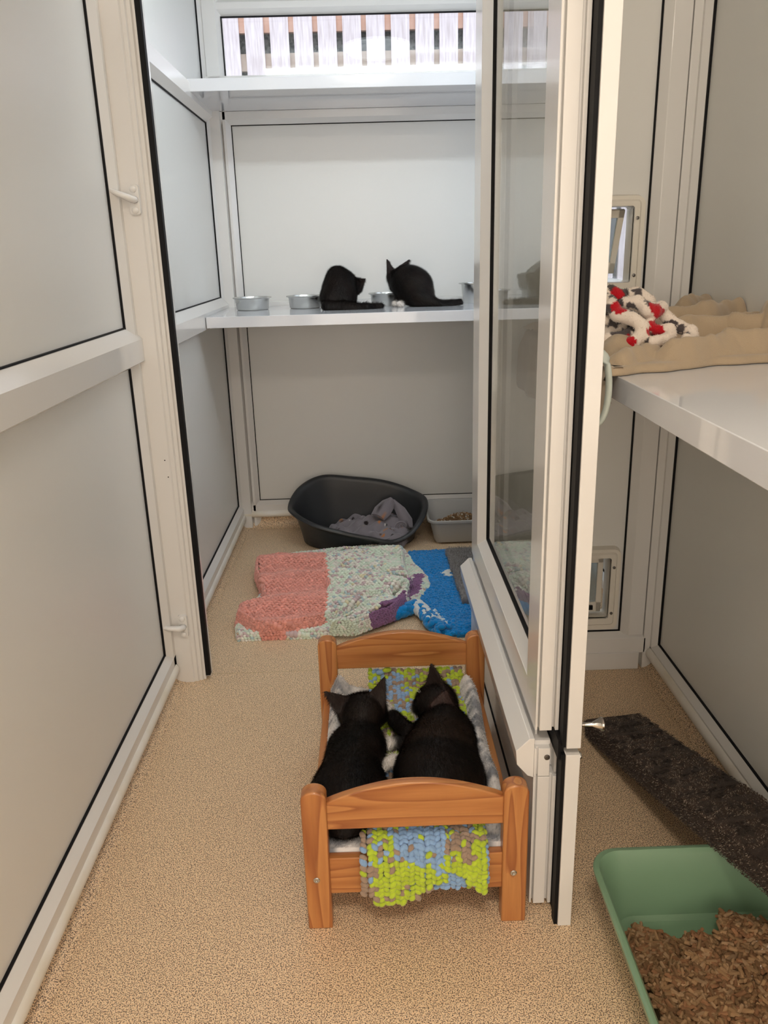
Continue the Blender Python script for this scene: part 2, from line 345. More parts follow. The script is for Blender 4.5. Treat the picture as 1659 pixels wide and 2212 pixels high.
# right hand partition with two cat flap openings
HX0, HX1 = .445, .618; FL = ((1.01, 1.185), (.150, .330))
m = MB(); m.box((.265, YP+.012, .0), (HX0, 1.985, ZC)); m.box((HX1, YP+.012, 0), (.66, 1.985, ZC))
zz = [0, .150, .330, 1.01, 1.185, ZC]
for a, b in ((0, 1), (2, 3), (4, 5)): m.box((HX0, YP+.012, zz[a]), (HX1, 1.985, zz[b]))
struct(m.build('wall_middle', PANEL))
m = MB(); g = MB()
m.bar((.655, YP+.012, .10), (.655, YP+.012, ZC), NX, MY, .06, .02, .018, .002); m.box((.7155, YP-.008, .0), (XR, 2.0, ZC)); m.bar((.27, YP+.012, .045), (.722, YP+.012, .045), ZU, MY, .062, .02, .002, .016)
m.box((.26, YP-.012, .0), (.705, YP+.03, .05)); m.box((.262, YP+.0, 0), (.29, 2.0, ZC))
gbar(g, (.651, YP+.012, .107), (.651, YP+.012, ZC), NX, MY, .004); gbar(g, (.27, YP+.012, .106), (.655, YP+.012, .106), ZU, MY, .003)
t = struct(m.build('trim_9', PVC, bevel=.0015)); g.build('gasket', BLACK, t)
m = MB(); m.box((-.4605, YP+.001, 1.90), (.262, 1.999, 2.3)); struct(m.build('trim_10', PVC))
m = MB(); m.tube([(XL+.1, 1.985, .0002), (.26, 1.985, .0002)], .0012, 6, flat=.3); struct(m.build('trim_11', mat('seam_weld', srgb(196, 170, 130), .5)))
# cat flaps
FLAPP = mat('flap_acrylic', srgb(188, 200, 206), .12, trans=.75, coat=.2); IVORY = mat('ivory_plastic', srgb(232, 226, 214), .3)
def rrect(x0, x1, z0, z1, r, n=6):
    P = []
    for cx, cz, a in ((x1-r, z1-r, 0), (x0+r, z1-r, 90), (x0+r, z0+r, 180), (x1-r, z0+r, 270)):
        for k in range(n+1): t = math.radians(a+90*k/n); P.append((cx+r*math.cos(t), cz+r*math.sin(t)))
    return P
def cat_flap(z0, z1, swing, label, name='cat_flap'):
    t = thing(name, label, 'cat flap', ((HX0+HX1)/2, YP+.012, z0), 'cat flaps in the divider')
    A = rrect(HX0-.028, HX1+.026, z0-.034, z1+.022, .022); B = rrect(HX0+.004, HX1-.004, z0+.004, z1-.004, .006); n = len(A); m = MB()
    A2 = rrect(HX0-.024, HX1+.022, z0-.030, z1+.018, .020)
    V = [(x, YP+.014, z) for x, z in A]+[(x, YP-.008, z) for x, z in A2]+[(x, YP-.008, z) for x, z in B]+[(x, 1.99, z) for x, z in B]
    m.add(V, [(r*n+i, r*n+(i+1) % n, (r+1)*n+(i+1) % n, (r+1)*n+i) for r in range(3) for i in range(n)]); m.build('frame', IVORY, t, smooth=True, angle=30)
    m = MB(); A = rrect(HX0-.012, HX1+.012, z0-.016, z1+.010, .01); A2 = rrect(HX0-.008, HX1+.008, z0-.012, z1+.006, .008); n = len(A)
    m.add([(x, YP-.0085, z) for x, z in A]+[(x, YP-.014, z) for x, z in A2]+[(x, YP-.014, z) for x, z in B]+[(x, YP-.002, z) for x, z in B], [(r*n+i, r*n+(i+1) % n, (r+1)*n+(i+1) % n, (r+1)*n+i) for r in range(3) for i in range(n)])
    m.build('inner_rim', IVORY, t, smooth=True, angle=30)
    for z in (z0+.02, z1-.03):
        m = MB(); m.lathe([(.004, 0), (.004, -.002), (.0015, -.0025)], (HX1+.003, YP-.0135, z), 12, 'y'); m.build('screw', mat('dull_screw', (.18, .17, .16), .4, metal=1) if 'dull_screw' not in bpy.data.materials else bpy.data.materials['dull_screw'], t, smooth=True)
    w0, w1, h = HX0+.012, HX1-.016, (z1-z0)-.02; ca, sa = math.cos(swing), math.sin(swing)
    tr = lambda x, y, z: (x, YP+.02-(-z*sa)+y*ca, z1-.012+z*ca+y*sa)   # z runs 0..-h below the hinge
    def q(x, d, y): return (x, YP+.022-d*sa+y*ca, z1-.010-d*ca-y*sa)
    m = MB()
    for (xa, xb, da, db) in ((w0, w0+.014, 0, h), (w1-.014, w1, 0, h), (w0, w1, 0, .018), (w0, w1, h-.028, h)):
        V = [q(x, d, y) for y in (-.005, .005) for x, d in ((xa, da), (xb, da), (xb, db), (xa, db))]
        m.add(V, [(0, 1, 2, 3), (7, 6, 5, 4), (0, 4, 5, 1), (1, 5, 6, 2), (2, 6, 7, 3), (3, 7, 4, 0)])
    fl = m.build('flap', IVORY, t, bevel=.0012)
    m = MB(); V = [q(x, d, y) for y in (-.0012, .0012) for x, d in ((w0+.013, .017), (w1-.013, .017), (w1-.013, h-.027), (w0+.013, h-.027))]
    m.add(V, [(0, 1, 2, 3), (7, 6, 5, 4), (0, 4, 5, 1), (1, 5, 6, 2), (2, 6, 7, 3), (3, 7, 4, 0)]); m.build('window_pane', FLAPP, t)
    m = MB(); c = q((w0+w1)/2+.03, h-.014, -.007); m.box((c[0]-.02, c[1]-.004, c[2]-.006), (c[0]+.02, c[1]+.002, c[2]+.006)); m.build('magnet', BLACK, t)
    return t
cat_flap(*FL[0], -.42, 'upper cat flap in the divider, pushed ajar above the blankets')
cat_flap(*FL[1], -.02, 'lower cat flap near the floor, hanging closed behind the ramp')
# ------------------------------------------------------------------ stable door, standing open
door = struct(thing('door_1', '', '', (.27, 1.95, 0)))
for k in ('label', 'category'): del door[k]
YN, YF = 1.12, 1.935; DX = .25
NEAR = [(.25, 1.20), (.25, 1.122), (.2537, 1.122), (.2537, 1.131), (.2567, 1.131), (.2567, 1.120), (.2765, 1.120), (.2765, 1.142), (.2780, 1.142), (.2780, 1.130), (.2815, 1.130), (.2815, 1.120), (.2875, 1.120), (.2875, 1.126), (.2905, 1.126), (.2905, 1.20)]
def leaf(z0, z1, zp0, zp1, bev, prot, pane_mat, pane_name, nm, fz0, fz1):
    """frame with sloping beads on its left face around an infill between heights zp0 and zp1"""
    m = MB(); m.prism(NEAR, z0, z1, lambda u, v, d: (u, v, d))
    m.box((DX, YF-.10, z0), (.2905, YF, z1)); m.box((DX, 1.199, z0), (.2905, YF-.099, zp0-.002)); m.box((DX, 1.199, zp1+.002), (.2905, YF-.099, z1))
    ya, yb = 1.20, YF-.10; X2 = DX+prot
    # four mitred bead faces
    o = [(ya-.001, zp0-.004), (yb+.001, zp0-.004), (yb+.001, zp1+.004), (ya-.001, zp1+.004)]; i = [(ya+bev, zp0+bev*.7), (yb-bev, zp0+bev*.7), (yb-bev, zp1-bev*.7), (ya+bev, zp1-bev*.7)]
    V = [(DX, y, z) for y, z in o]+[(X2, y, z) for y, z in i]+[(X2+.006, y, z) for y, z in i]+[(X2+.006, y, z) for y, z in o]
    m.add(V, [(k, (k+1) % 4, 4+(k+1) % 4, 4+k) for k in range(4)]+[(4+k, 4+(k+1) % 4, 8+(k+1) % 4, 8+k) for k in range(4)]+[(8+k, 8+(k+1) % 4, 12+(k+1) % 4, 12+k) for k in range(4)])
    # flange on the right hand side
    fl = .0225; m.box((.2905, 1.077, fz0), (.2905+fl, 1.20, fz1)); m.box((.2905, YF-.10, fz0), (.2905+fl, YF, fz1)); m.box((.2905, 1.199, fz0), (.2905+fl, YF-.099, zp0)); m.box((.2905, 1.199, zp1), (.2905+fl, YF-.099, fz1))
    fr = m.build(nm, PVC, door, bevel=.0008)
    m = MB(); m.box((.2846, 1.081, fz0), (.2906, 1.098, fz1-.002)); m.box((.2885, 1.097, fz0), (.2906, 1.128, fz1-.002)); m.box((.2812, YF, fz0), (.2906, YF+.006, fz1-.002)); m.build('seal', BLACK, fr)
    m = MB(); X3 = X2+.0005; gw = .004
    I0, I1, J0, J1 = ya+bev, yb-bev, zp0+bev*.7, zp1-bev*.7
    for a, b in (((X3-.002, I0, J0), (X3+.006, I0+gw, J1)), ((X3-.002, I1-gw, J0), (X3+.006, I1, J1)), ((X3-.002, I0, J0), (X3+.006, I1, J0+gw)), ((X3-.002, I0, J1-gw), (X3+.006, I1, J1))): m.box(a, b)
    m.build('gasket', BLACK, fr)
    m = MB(); m.box((X2+.002, ya+.004, zp0+.004), (X2+.018, yb-.004, zp1-.004)); m.build(pane_name, pane_mat, fr)
    return fr
up = leaf(.356, 1.985, .415, 1.90, .030, .019, GLASS, 'glass_pane', 'upper_leaf', .350, 1.99)
low = leaf(.008, .268, .035, .205, .030, .014, PANEL, 'infill_panel', 'lower_leaf', .0, .338)
m = MB(); P = [(DX, .266), (DX-.010, .270), (DX-.028, .292), (DX-.030, .318), (DX-.008, .340), (DX, .340)]
m.prism(P, YN+.002, YF-.002, lambda u, v, d: (u, d, v)); m.build('drip_bar', PVC, door, bevel=.0008)
m = MB(); m.prism([(.25, YN), (.2535, YN), (.2535, YN+.006), (.2565, YN+.006), (.2565, YN), (.2755, YN), (.2755, YN+.03), (.2850, YN+.03), (.2850, YN+.01), (.2905, YN+.01), (.2905, YF), (.25, YF)], .2695, .3225, lambda u, v, d: (u, v, d)); m.box((.252, YN+.012, .322), (.278, YF, .330)); m.box((.256, YN+.03, .329), (.260, YF, .338))
m.build('meeting_rail', PVC, door, bevel=.0005)
m = MB(); m.box((.2805, 1.09, .322), (.2895, YF, .3555)); m.build('seal', BLACK, door)
m = MB(); m.lathe([(.0048, 0), (.0048, -.0012), (.003, -.0016)], (.2705, YN-.0002, .306), 16, 'y'); m.box((.2675, YN-.0022, .3055), (.2735, YN-.0015, .3065)); m.build('screw', bpy.data.materials['dull_screw'], door, smooth=True)
m = MB(); pts = [(.313, 1.13, .955)]+[(.313+.024*math.sin(t)**.6, 1.13-.006*math.sin(t), .905+.052*math.cos(t)) for t in np.linspace(.15, math.pi-.15, 18)]+[(.313, 1.13, .855)]
m.tube(pts, .0046, 10, flat=1.5); m.build('pull_handle', GREYH, door, smooth='full')
m = MB(); m.lathe([(.006, 0), (.006, .004), (.0035, .006), (.0035, .022), (.009, .034), (.011, .036), (.011, .039), (.003, .040)], (.313, 1.10, .378), 24, 'x'); m.lathe([(.012, -.0), (.012, .003), (.002, .004)], (.313, 1.14, .378), 24, 'x'); m.build('door_knob', CHROME, door, smooth=True)
m = MB(); m.lathe([(.007, 0), (.007, .012), (.005, .014)], (.306, 1.098, .322), 20, 'x'); m.build('bolt_knob', CHROME, door, smooth=True)
# ------------------------------------------------------------------ shelves
def shelf(y0, z0, z1, x0, x1, y1, label, nm='shelf', front='y'):
    m = MB(); m.box((x0, y0, z0), (x1, y1, z1))
    t = m.build(nm, SHELFM, bevel=.0012); return tag(t, label, 'shelf')
shelf(2.842, 1.593, 1.630, XL+.002, XR-.002, YB-.018, 'glossy white upper shelf just below the back window')
shelf(2.722, .870, .906, XL+.032, XR-.002, YB-.021, 'glossy white lower shelf on the back wall, holding bowls and two black kittens')
shelf(.15, .868, .906, .383, XR-.002, 1.93, 'white shelf at the right, draped with blankets', front='x')
# ------------------------------------------------------------------ latches on the left jamb
def latch(z, label, lift):
    t = thing('latch', label, 'latch', (-.512, YP, z), 'white lever latches on the left post'); x = -.512
    m = MB(); A = rrect(x-.012, x+.012, z-.032, z+.032, .006); n = len(A)
    m.add([(a, YP, b) for a, b in A]+[(a*.95+x*.05, YP-.009, b*.97+z*.03) for a, b in A], [tuple(range(n, 2*n))]+[(i, (i+1) % n, n+(i+1) % n, n+i) for i in range(n)]); m.build('base_plate', PVC, t, smooth=True)
    for s in (-1, 1): m = MB(); m.lathe([(.0075, 0), (.0075, -.0035), (.005, -.006), (.001, -.0065)], (x, YP-.008, z+s*.022), 18, 'y'); m.build('screw_cap', PVC, t, smooth=True)
    m = MB(); m.tube([(x, YP-.006, z), (x, YP-.02, z), (x-.004, YP-.026, z+.002), (x-.03, YP-.030, z+lift*.6), (x-.050, YP-.030, z+lift), (x-.056, YP-.028, z+lift)], [.010, .010, .010, .0075, .006, .004], 12, flat=.8); m.build('lever', PVC, t, smooth='full')
latch(1.222, 'white lever latch high on the left door post', .022); latch(.170, 'white lever latch low on the left post near the floor', .010)
# ------------------------------------------------------------------ lamps and added fill lights
def bulkhead(loc, r, power, col, label):
    t = thing('ceiling_lamp', label, 'lamp', loc, 'round ceiling lamps'); x, y, z = loc
    em = bpy.data.materials.new('lamp_diffuser'); em.use_nodes = True; b = em.node_tree.nodes['Principled BSDF']; b.inputs['Emission Color'].default_value = (*col, 1); b.inputs['Emission Strength'].default_value = power
    m = MB(); m.lathe([(r*1.04, 0), (r*1.04, -.012), (r, -.02), (r*.98, -.012)], (x, y, z), 48); m.build('base_ring', PVC, t, smooth=True)
    m = MB(); m.lathe([(r, -.016), (r*.97, -.035), (r*.85, -.052), (r*.6, -.062), (r*.3, -.067), (.002, -.068)], (x, y, z), 48); m.build('diffuser', em, t, smooth='full')
bulkhead((.087, 2.27, ZC), .155, LAMP_BACK, LAMP_BACK_C, 'round white ceiling lamp over the back room, mirrored in the window')
bulkhead((.02, -.25, 2.3), .20, LAMP_FRONT, LAMP_FRONT_C, 'round warm ceiling lamp over the front pen')
t = thing('fill_tube_light', 'long white batten light above the doorway inside the back room', 'lamp', (.1, 2.02, 1.92))  # unseen tube added over the doorway to brighten the back room
m = MB(); m.box((-.47, 2.0005, 1.915), (.67, 2.022, 1.985)); m.build('housing', PVC, t, bevel=.003)
em = bpy.data.materials.new('fill_tube_glow'); em.use_nodes = True; b = em.node_tree.nodes['Principled BSDF']; b.inputs['Emission Color'].default_value = (*LAMP_BACK_C, 1); b.inputs['Emission Strength'].default_value = FILL_BACK
m = MB(); m.tube([(-.46, 2.035, 1.95), (.66, 2.035, 1.95)], .018, 12); m.build('tube', em, t, smooth=True)
w3 = thing('fill_window_side', '', '', (XR, 2.575, .98)); struct(w3)  # unseen side opening, added so sky light brightens the back room's left wall
for k in ('label', 'category'): del w3[k]
m = MB(); m.bar((XR, 2.11, .94), (XR, 2.11, 1.56), YU, MX, .06, .02, .01); m.bar((XR, 2.98, .94), (XR, 2.98, 1.56), YU, MX, .06, .02, .01); m.bar((XR, 2.11, .94), (XR, 3.04, .94), ZU, MX, .06, .021, .01); m.build('window_frame', PVC, w3)
m = MB(); m.box((XR+.015, 2.15, .98), (XR+.035, 3.0, 1.96)); m.build('glass_pane', bpy.data.materials['window_glass'], w3)
w2 = thing('fill_window_rear', '', '', (.095, Y0, .15)); struct(w2)  # glowing pane added behind the camera as warm fill for the front pen
for k in ('label', 'category'): del w2[k]
em = bpy.data.materials.new('rear_fill_glow'); em.use_nodes = True; b = em.node_tree.nodes['Principled BSDF']; b.inputs['Emission Color'].default_value = (1, .87, .74, 1); b.inputs['Emission Strength'].default_value = FILL_REAR
m = MB(); m.box((-.46, Y0+.001, .20), (.65, Y0+.006, 1.75)); m.build('glass_pane', em, w2)
m = MB()
for a, b_ in (((-.52, .14), (-.46, 1.81)), ((.65, .14), (.71, 1.81)), ((-.52, .14), (.71, .20)), ((-.52, 1.75), (.71, 1.81))): m.box((a[0], Y0+.001, a[1]), (b_[0], Y0+.03, b_[1]))
m.build('window_frame', PVC, w2)
# ------------------------------------------------------------------ fence outside
FW = noise_col(mat('weathered_pale', (.6, .5, .5), .8), 14, srgb(206, 190, 188), srgb(240, 228, 228), .3, .65, (6, 1, .5))
FR = noise_col(mat('fence_rail', (.6, .5, .4), .8), 10, srgb(216, 168, 142), srgb(236, 198, 176), .3, .7)
FR2 = noise_col(mat('fence_mid_rail', (.6, .5, .4), .8), 10, srgb(170, 148, 130), srgb(205, 186, 168), .3, .7)
fence = thing('fence', 'weathered wooden paling fence seen outside through the back window', 'fence', (.3, 4.9, 0))
for k in range(26):
    x = -1.52+k*.1305; m = MB(); d = rng.uniform(-.003, .003); m.box((x+d, 4.9, .05), (x+.1+d, 4.918, 2.6+rng.uniform(-.005, .005))); m.build('pale', FW, fence, bevel=.002)
for z, h, mt in ((2.228, .10, FR), (2.005+.04, .085, FR2), (1.2, .085, FR2), (.3, .085, FR2)):
    m = MB(); m.box((-1.7, 4.92, z), (2.1, 4.955, z+h)); m.build('rail', mt, fence, bevel=.002)
m = MB(); m.box((-1.7, 4.975, 0), (2.1, 4.98, 2.6)); m.build('backing_mesh', noise_col(mat('dark_netting', (.05, .06, .05), .9), 60, srgb(70, 70, 66), srgb(128, 126, 122), .4, .6), fence)
m = MB(); m.box((-2.5, YB+.1, -.06), (3, 7, -.02)); struct(m.build('ground_outside', mat('paving', srgb(150, 145, 138), .9)))
# ------------------------------------------------------------------ steel bowls
def bowl(c, r, h, label):
    t = thing('steel_bowl', label, 'bowl', c, 'steel bowls on the lower shelf'); x, y, z = c
    m = MB(); m.lathe([(.001, .003), (r*.80, .0), (r*.86, .004), (r*.90, h*.85), (r*.93, h-.002), (r*1.02, h-.001), (r*1.04, h+.001), (r*1.02, h+.003), (r*.93, h+.002), (r*.88, h*.85), (r*.80, .012), (r*.7, .008), (.001, .008)], (x, y, z), 48)
    m.build('body', STEEL, t, smooth=True, angle=50)
    return t
bowl((-.417, 3.04, .906), .068, .042, 'shallow steel bowl at the far left end of the lower shelf')
bowl((-.227, 3.06, .906), .066, .042, 'shallow steel bowl second from the left, beside the hunched kitten')
bowl((-.088, 3.08, .906), .060, .042, 'steel bowl behind the left kitten, mostly hidden by its body')
bowl((.072, 3.09, .906), .063, .042, 'steel bowl the right shelf kitten is eating from')
t = thing('steel_bowl', 'taller steel bowl at the right, half hidden by the door edge', 'bowl', (.41, 3.10, .906), 'steel bowls on the lower shelf')
m = MB(); m.lathe([(.001, .002), (.046, 0), (.052, .02), (.056, .066), (.066, .068), (.066, .071), (.055, .071), (.050, .02), (.001, .006)], (.41, 3.10, .906), 40); m.build('body', STEEL, t, smooth=True, angle=50)
#PART2
# ------------------------------------------------------------------ soft goods helpers
import bmesh
_b = bmesh.new(); bmesh.ops.create_icosphere(_b, subdivisions=2, radius=1); _b.verts.ensure_lookup_table()
ICO_V = np.array([v.co[:] for v in _b.verts]); ICO_F = np.array([[v.index for v in f.verts] for f in _b.faces]); _b.free()
def nrm(A): return A/(np.linalg.norm(A, axis=-1, keepdims=True)+1e-12)
def blobs(mb, P, N, T, C, size, tilt=None, jit=.0):
    """lay one soft stitch (ellipsoid) at each P; N normal, T along-row tangent"""
    P = np.asarray(P, float); n = len(P); N = nrm(np.asarray(N, float)); T = nrm(T-N*(T*N).sum(1)[:, None]); B = np.cross(N, T)
    if tilt is not None:
        c, s_ = np.cos(tilt)[:, None], np.sin(tilt)[:, None]; T, B = T*c+B*s_, B*c-T*s_
    sz = np.asarray(size, float)*np.ones((n, 3))*(1+jit*rng.normal(size=(n, 1)))
    V = P[:, None]+ICO_V[None, :, :1]*(T*sz[:, :1])[:, None]+ICO_V[None, :, 1:2]*(B*sz[:, 1:2])[:, None]+ICO_V[None, :, 2:]*(N*sz[:, 2:])[:, None]
    k = len(ICO_V); Fc = (ICO_F[None]+(np.arange(n)*k)[:, None, None]).reshape(-1, 3)
    mb.add(V.reshape(-1, 3), Fc.tolist(), np.repeat(np.asarray(C, float), k, axis=0))
def strands(mb, P, N, D, L, W, C):
    """thin tapered hairs: root P, leaning from normal N towards D"""
    n = len(P); D = nrm(D); S = nrm(np.cross(D, N)+1e-6); L = (L*(.6+.8*rng.random(n)))[:, None]
    tip = P+D*L; mid = P+D*L*.5+N*L*.06
    V = np.stack([P-S*W, P+S*W, mid+S*W*.7, mid-S*W*.7, tip], 1).reshape(-1, 3)
    i = (np.arange(n)*5)[:, None]; Fc = (i+np.array([0, 1, 2, 3])).tolist()+(i+np.array([3, 2, 4])).tolist()
    mb.add(V, Fc, np.repeat(C, 5, axis=0))
def tri_sample(V, Fc, n):
    Fc = np.asarray(Fc); a, b, c = V[Fc[:, 0]], V[Fc[:, 1]], V[Fc[:, 2]]; nn = np.cross(b-a, c-a)
    if Fc.shape[1] == 4: d = V[Fc[:, 3]]; nn = nn+np.cross(c-a, d-a)
    A = np.linalg.norm(nn, axis=1); idx = rng.choice(len(Fc), n, p=A/A.sum()); u, v = rng.random(n)[:, None], rng.random(n)[:, None]
    if Fc.shape[1] == 4: P = (a[idx]*(1-u)*(1-v)+b[idx]*u*(1-v)+c[idx]*u*v+d[idx]*(1-u)*v)
    else:
        fl = (u+v > 1); u = np.where(fl, 1-u, u); v = np.where(fl, 1-v, v); P = a[idx]*(1-u-v)+b[idx]*u+c[idx]*v
    return P, nrm(nn[idx]), idx
def hfield(mb, xs, ys, fn, cfn, z0, inside=None):
    """closed solid under a height field"""
    X, Y = np.meshgrid(xs, ys, indexing='ij'); Z = fn(X, Y); keep = np.ones(X.shape, bool) if inside is None else inside(X, Y)
    P = np.stack([X, Y, Z], -1); C = cfn(X, Y).reshape(-1, 3); a, b = X.shape
    kf = keep[:-1, :-1] & keep[1:, :-1] & keep[1:, 1:] & keep[:-1, 1:]
    base = mb.n; Fc = []; I, J = np.nonzero(kf); q = lambda i, j: i*b+j; nv = a*b
    top = np.stack([q(I, J), q(I+1, J), q(I+1, J+1), q(I, J+1)], 1); bot = top[:, ::-1]+nv
    Fc += top.tolist()+bot.tolist(); pad = np.zeros((a+1, b+1), bool); pad[1:a, 1:b] = kf
    for di, dj, e in ((-1, 0, ((0, 0), (0, 1))), (1, 0, ((1, 1), (1, 0))), (0, -1, ((1, 0), (0, 0))), (0, 1, ((0, 1), (1, 1)))):
        nb = pad[1+di:a+di, 1+dj:b+dj]; I, J = np.nonzero(kf & ~nb); v0 = q(I+e[0][0], J+e[0][1]); v1 = q(I+e[1][0], J+e[1][1])
        Fc += np.stack([v0, v1, v1+nv, v0+nv], 1).tolist()
    Pb = P.copy(); Pb[..., 2] = z0 if np.isscalar(z0) else z0(X, Y); used = np.unique(np.array(sum([list(f) for f in Fc], []))); mp = -np.ones(2*nv, int); mp[used] = np.arange(len(used))
    VV = np.concatenate([P.reshape(-1, 3), Pb.reshape(-1, 3)])[used]; CC = np.concatenate([C, C])[used]
    mb.add(VV, [tuple(mp[i] for i in f) for f in Fc], CC); return P[keep], keep
def hnorm(fn, X, Y, e=.002):
    return nrm(np.stack([-(fn(X+e, Y)-fn(X-e, Y))/(2*e), -(fn(X, Y+e)-fn(X, Y-e))/(2*e), np.ones_like(X)], -1))
def pxpoly(pts, z): return [at(x, y, 'z', z)[:2] for x, y in pts]
def seg_d(X, Y, a, b):
    e = np.array(b)-np.array(a); t = np.clip(((X-a[0])*e[0]+(Y-a[1])*e[1])/(e@e), 0, 1); return np.hypot(X-a[0]-t*e[0], Y-a[1]-t*e[1])
YARN = mat('chenille_yarn', (.8, .8, .8), .9, attr=True, sheen=.4, spec=.15, bump=(700, .5, .0012))
PLUSH = mat('plush_fleece', (.8, .8, .8), .95, attr=True, sheen=.35, spec=.1, bump=(500, .5, .0012))
FURM = mat('fur', (.02, .018, .016), .48, attr=True, spec=.22)
MATT = mat('painted_matter', (.5, .5, .5), .8, attr=True, spec=.2)
# ------------------------------------------------------------------ doll bed
bed = thing('doll_bed', 'small orange pine bed in front of the open door, two black kittens lying in it', 'bed', (.0525, 1.36, 0))
def post(x0, x1, y0, y1, h):
    w_ = x1-x0; c = (x0+x1)/2; P = [(x0, 0), (x1, 0), (x1, h-.016)]+[(c+w_/2*math.cos(t), h-.016+.016*math.sin(t)) for t in np.linspace(.12, math.pi-.12, 12)]+[(x0, h-.016)]
    m = MB(); m.prism(P, y0, y1, lambda u, v, d: (u, d, v)); return m.build('bed_post', WOODZ, bed, bevel=.0025)
BX0, BX1 = -.133, .238; hs = {}
for y0, y1, h, dz in ((1.09, 1.118, .275, 0), (1.600, 1.628, .287, .013)):
    for x0 in (BX0, BX1-.0415):
        p = post(x0, x0+.0415, y0, y1, h)
        if y0 < 1.2:
            m = MB(); m.lathe([(.0056, 0), (.0056, -.0012), (.0045, -.0022), (.0022, -.0022), (.0022, -.0006), (.0002, -.0006)], (x0+.0415/2-.002, y0, .103), 18, 'y'); m.build('screw', STEEL, p, smooth=True)
    xa, xb = BX0+.040, BX1-.040; P = [(xa, .198+dz), (xb, .198+dz)]+[(xb+(xa-xb)*t, .250+dz+.034*math.sin(math.pi*t)**.9) for t in np.linspace(0, 1, 24)]
    m = MB(); yc = (y0+y1)/2; m.prism(P, yc-.008, yc+.008, lambda u, v, d: (u, d, v)); m.build('footboard' if y0 < 1.2 else 'headboard', WOODX, bed, bevel=.002)
    m = MB(); m.box((xa, yc-.008, .068), (xb, yc+.008, .140)); m.build('end_rail', WOODX, bed, bevel=.002)
for x in (BX0+.008, BX1-.024):
    m = MB(); m.box((x, 1.117, .068), (x+.016, 1.601, .142)); m.build('side_rail', WOODY, bed, bevel=.002)
m = MB(); m.box((BX0+.024, 1.112, .074), (BX1-.024, 1.606, .080)); m.build('base_board', WOODX, bed)
# grey and white plush liner
def lz(X, Y):
    z = .148+.004*vnoise(X, Y, 0, 30, 1)
    z = z+.050*np.exp(-((X-.196-.006*np.sin(Y*22))/.020)**2)*np.clip((Y-1.14)/.1, 0, 1)*np.clip((1.612-Y)/.03, 0, 1)
    z = z+.034*np.exp(-((X+.088)/.016)**2)*np.clip((Y-1.34)/.06, 0, 1)+.030*np.exp(-((Y-1.585)/.016)**2)*np.exp(-((X+.06)/.06)**2)
    return z-.02*np.clip((X-.214)/.012, 0, 1)+.0012*vnoise(X, Y, 0, 420, 4)
def lcol(X, Y):
    t = np.clip(.5+1.1*vnoise(X, Y, 0, 95, 9)+.5*vnoise(X, Y, 0, 300, 3), 0, 1)[..., None]
    return t*np.array(srgb(232, 228, 226))+(1-t)*np.array(srgb(140, 142, 148))
m = MB(); hfield(m, np.linspace(-.1085, .2125, 120), np.linspace(1.113, 1.597, 170), lz, lcol, .082)
lin = m.build('bed_liner', PLUSH, smooth='full'); tag(lin, 'grey and white patterned plush blanket lining the small wooden bed', 'blanket')
X = rng.uniform(-.107, .211, 26000); Y = rng.uniform(1.115, 1.596, 26000); N = hnorm(lz, X, Y); P = np.stack([X, Y, lz(X, Y)-.0005], -1)
m = MB(); strands(m, P, N, N+rng.normal(scale=.5, size=P.shape), .0042, .00045, lcol(X, Y)*rng.uniform(.8, 1.15, (26000, 1))); m.build('pile', PLUSH, lin)['kind'] = 'stuff'
# chunky green, blue and taupe knitted blanket
LIME, BLU, TAU = np.array(srgb(182, 204, 58)), np.array(srgb(142, 176, 216)), np.array(srgb(160, 138, 120))
def kmix(p):   # p (n,3) chances of lime / blue / taupe
    c = np.cumsum(nrm(p*0+p)*0+p/p.sum(1)[:, None], 1); r_ = rng.random(len(p)); i = (r_[:, None] > c).sum(1); return np.array([LIME, BLU, TAU])[np.clip(i, 0, 2)]*rng.uniform(.9, 1.06, (len(p), 1))
def knit(P0, us, vs, cf, su=.0086, sv=.0088, size=(.0074, .0050, .0052)):
    """P0(u,v)->points; V-shaped stitches on a regular grid, columns leaning alternately"""
    nu, nv = max(2, int((us[1]-us[0])/su)), max(2, int((vs[1]-vs[0])/sv)); U, V = np.meshgrid(us[0]+(np.arange(nu)+.5)*(us[1]-us[0])/nu, vs[0]+(np.arange(nv)+.5)*(vs[1]-vs[0])/nv, indexing='ij')
    par = (np.arange(nu)[:, None]+0*V).astype(int) % 2; V2 = V+par*sv*.25; P = P0(U, V2); Tu = nrm(P0(U+.002, V2)-P); Tv = nrm(P0(U, V2+.002)-P); N = nrm(np.cross(Tu, Tv)); f = lambda q: q.reshape(-1, q.shape[-1])
    k = len(f(P)); blobs(m, f(P)+rng.normal(scale=.0006, size=(k, 3)), f(N), f(Tv), cf(U.ravel(), V2.ravel()), size, np.where(par.ravel() > 0, .80, -.80)+rng.normal(scale=.25, size=k), .08)
m = MB()
def pathfn(path, bulge=0, ph=0, skew=0):
    path = np.array(path, float); dl = np.concatenate([[0], np.cumsum(np.hypot(*np.diff(path, axis=0).T))])
    def g(U, V):
        y = np.interp(V, dl, path[:, 0]); z = np.interp(V, dl, path[:, 1]); y2 = np.interp(V+.006, dl, path[:, 0]); z2 = np.interp(V+.006, dl, path[:, 1]); L = np.hypot(y2-y, z2-z)+1e-6
        w_ = bulge*vnoise(U, V, 0, 36, 5+ph)+.0018*vnoise(U, V, 0, 90, 6+ph); ny, nz = (z2-z)/L, -(y2-y)/L; ny, nz = np.where(nz < -.01, -ny, ny), np.where(nz < -.01, -nz, nz); ny = np.where(np.abs(nz) < .35, -np.abs(ny), ny)
        return np.stack([U+skew*V, y+ny*w_, z+nz*w_], -1)
    return g, dl[-1]
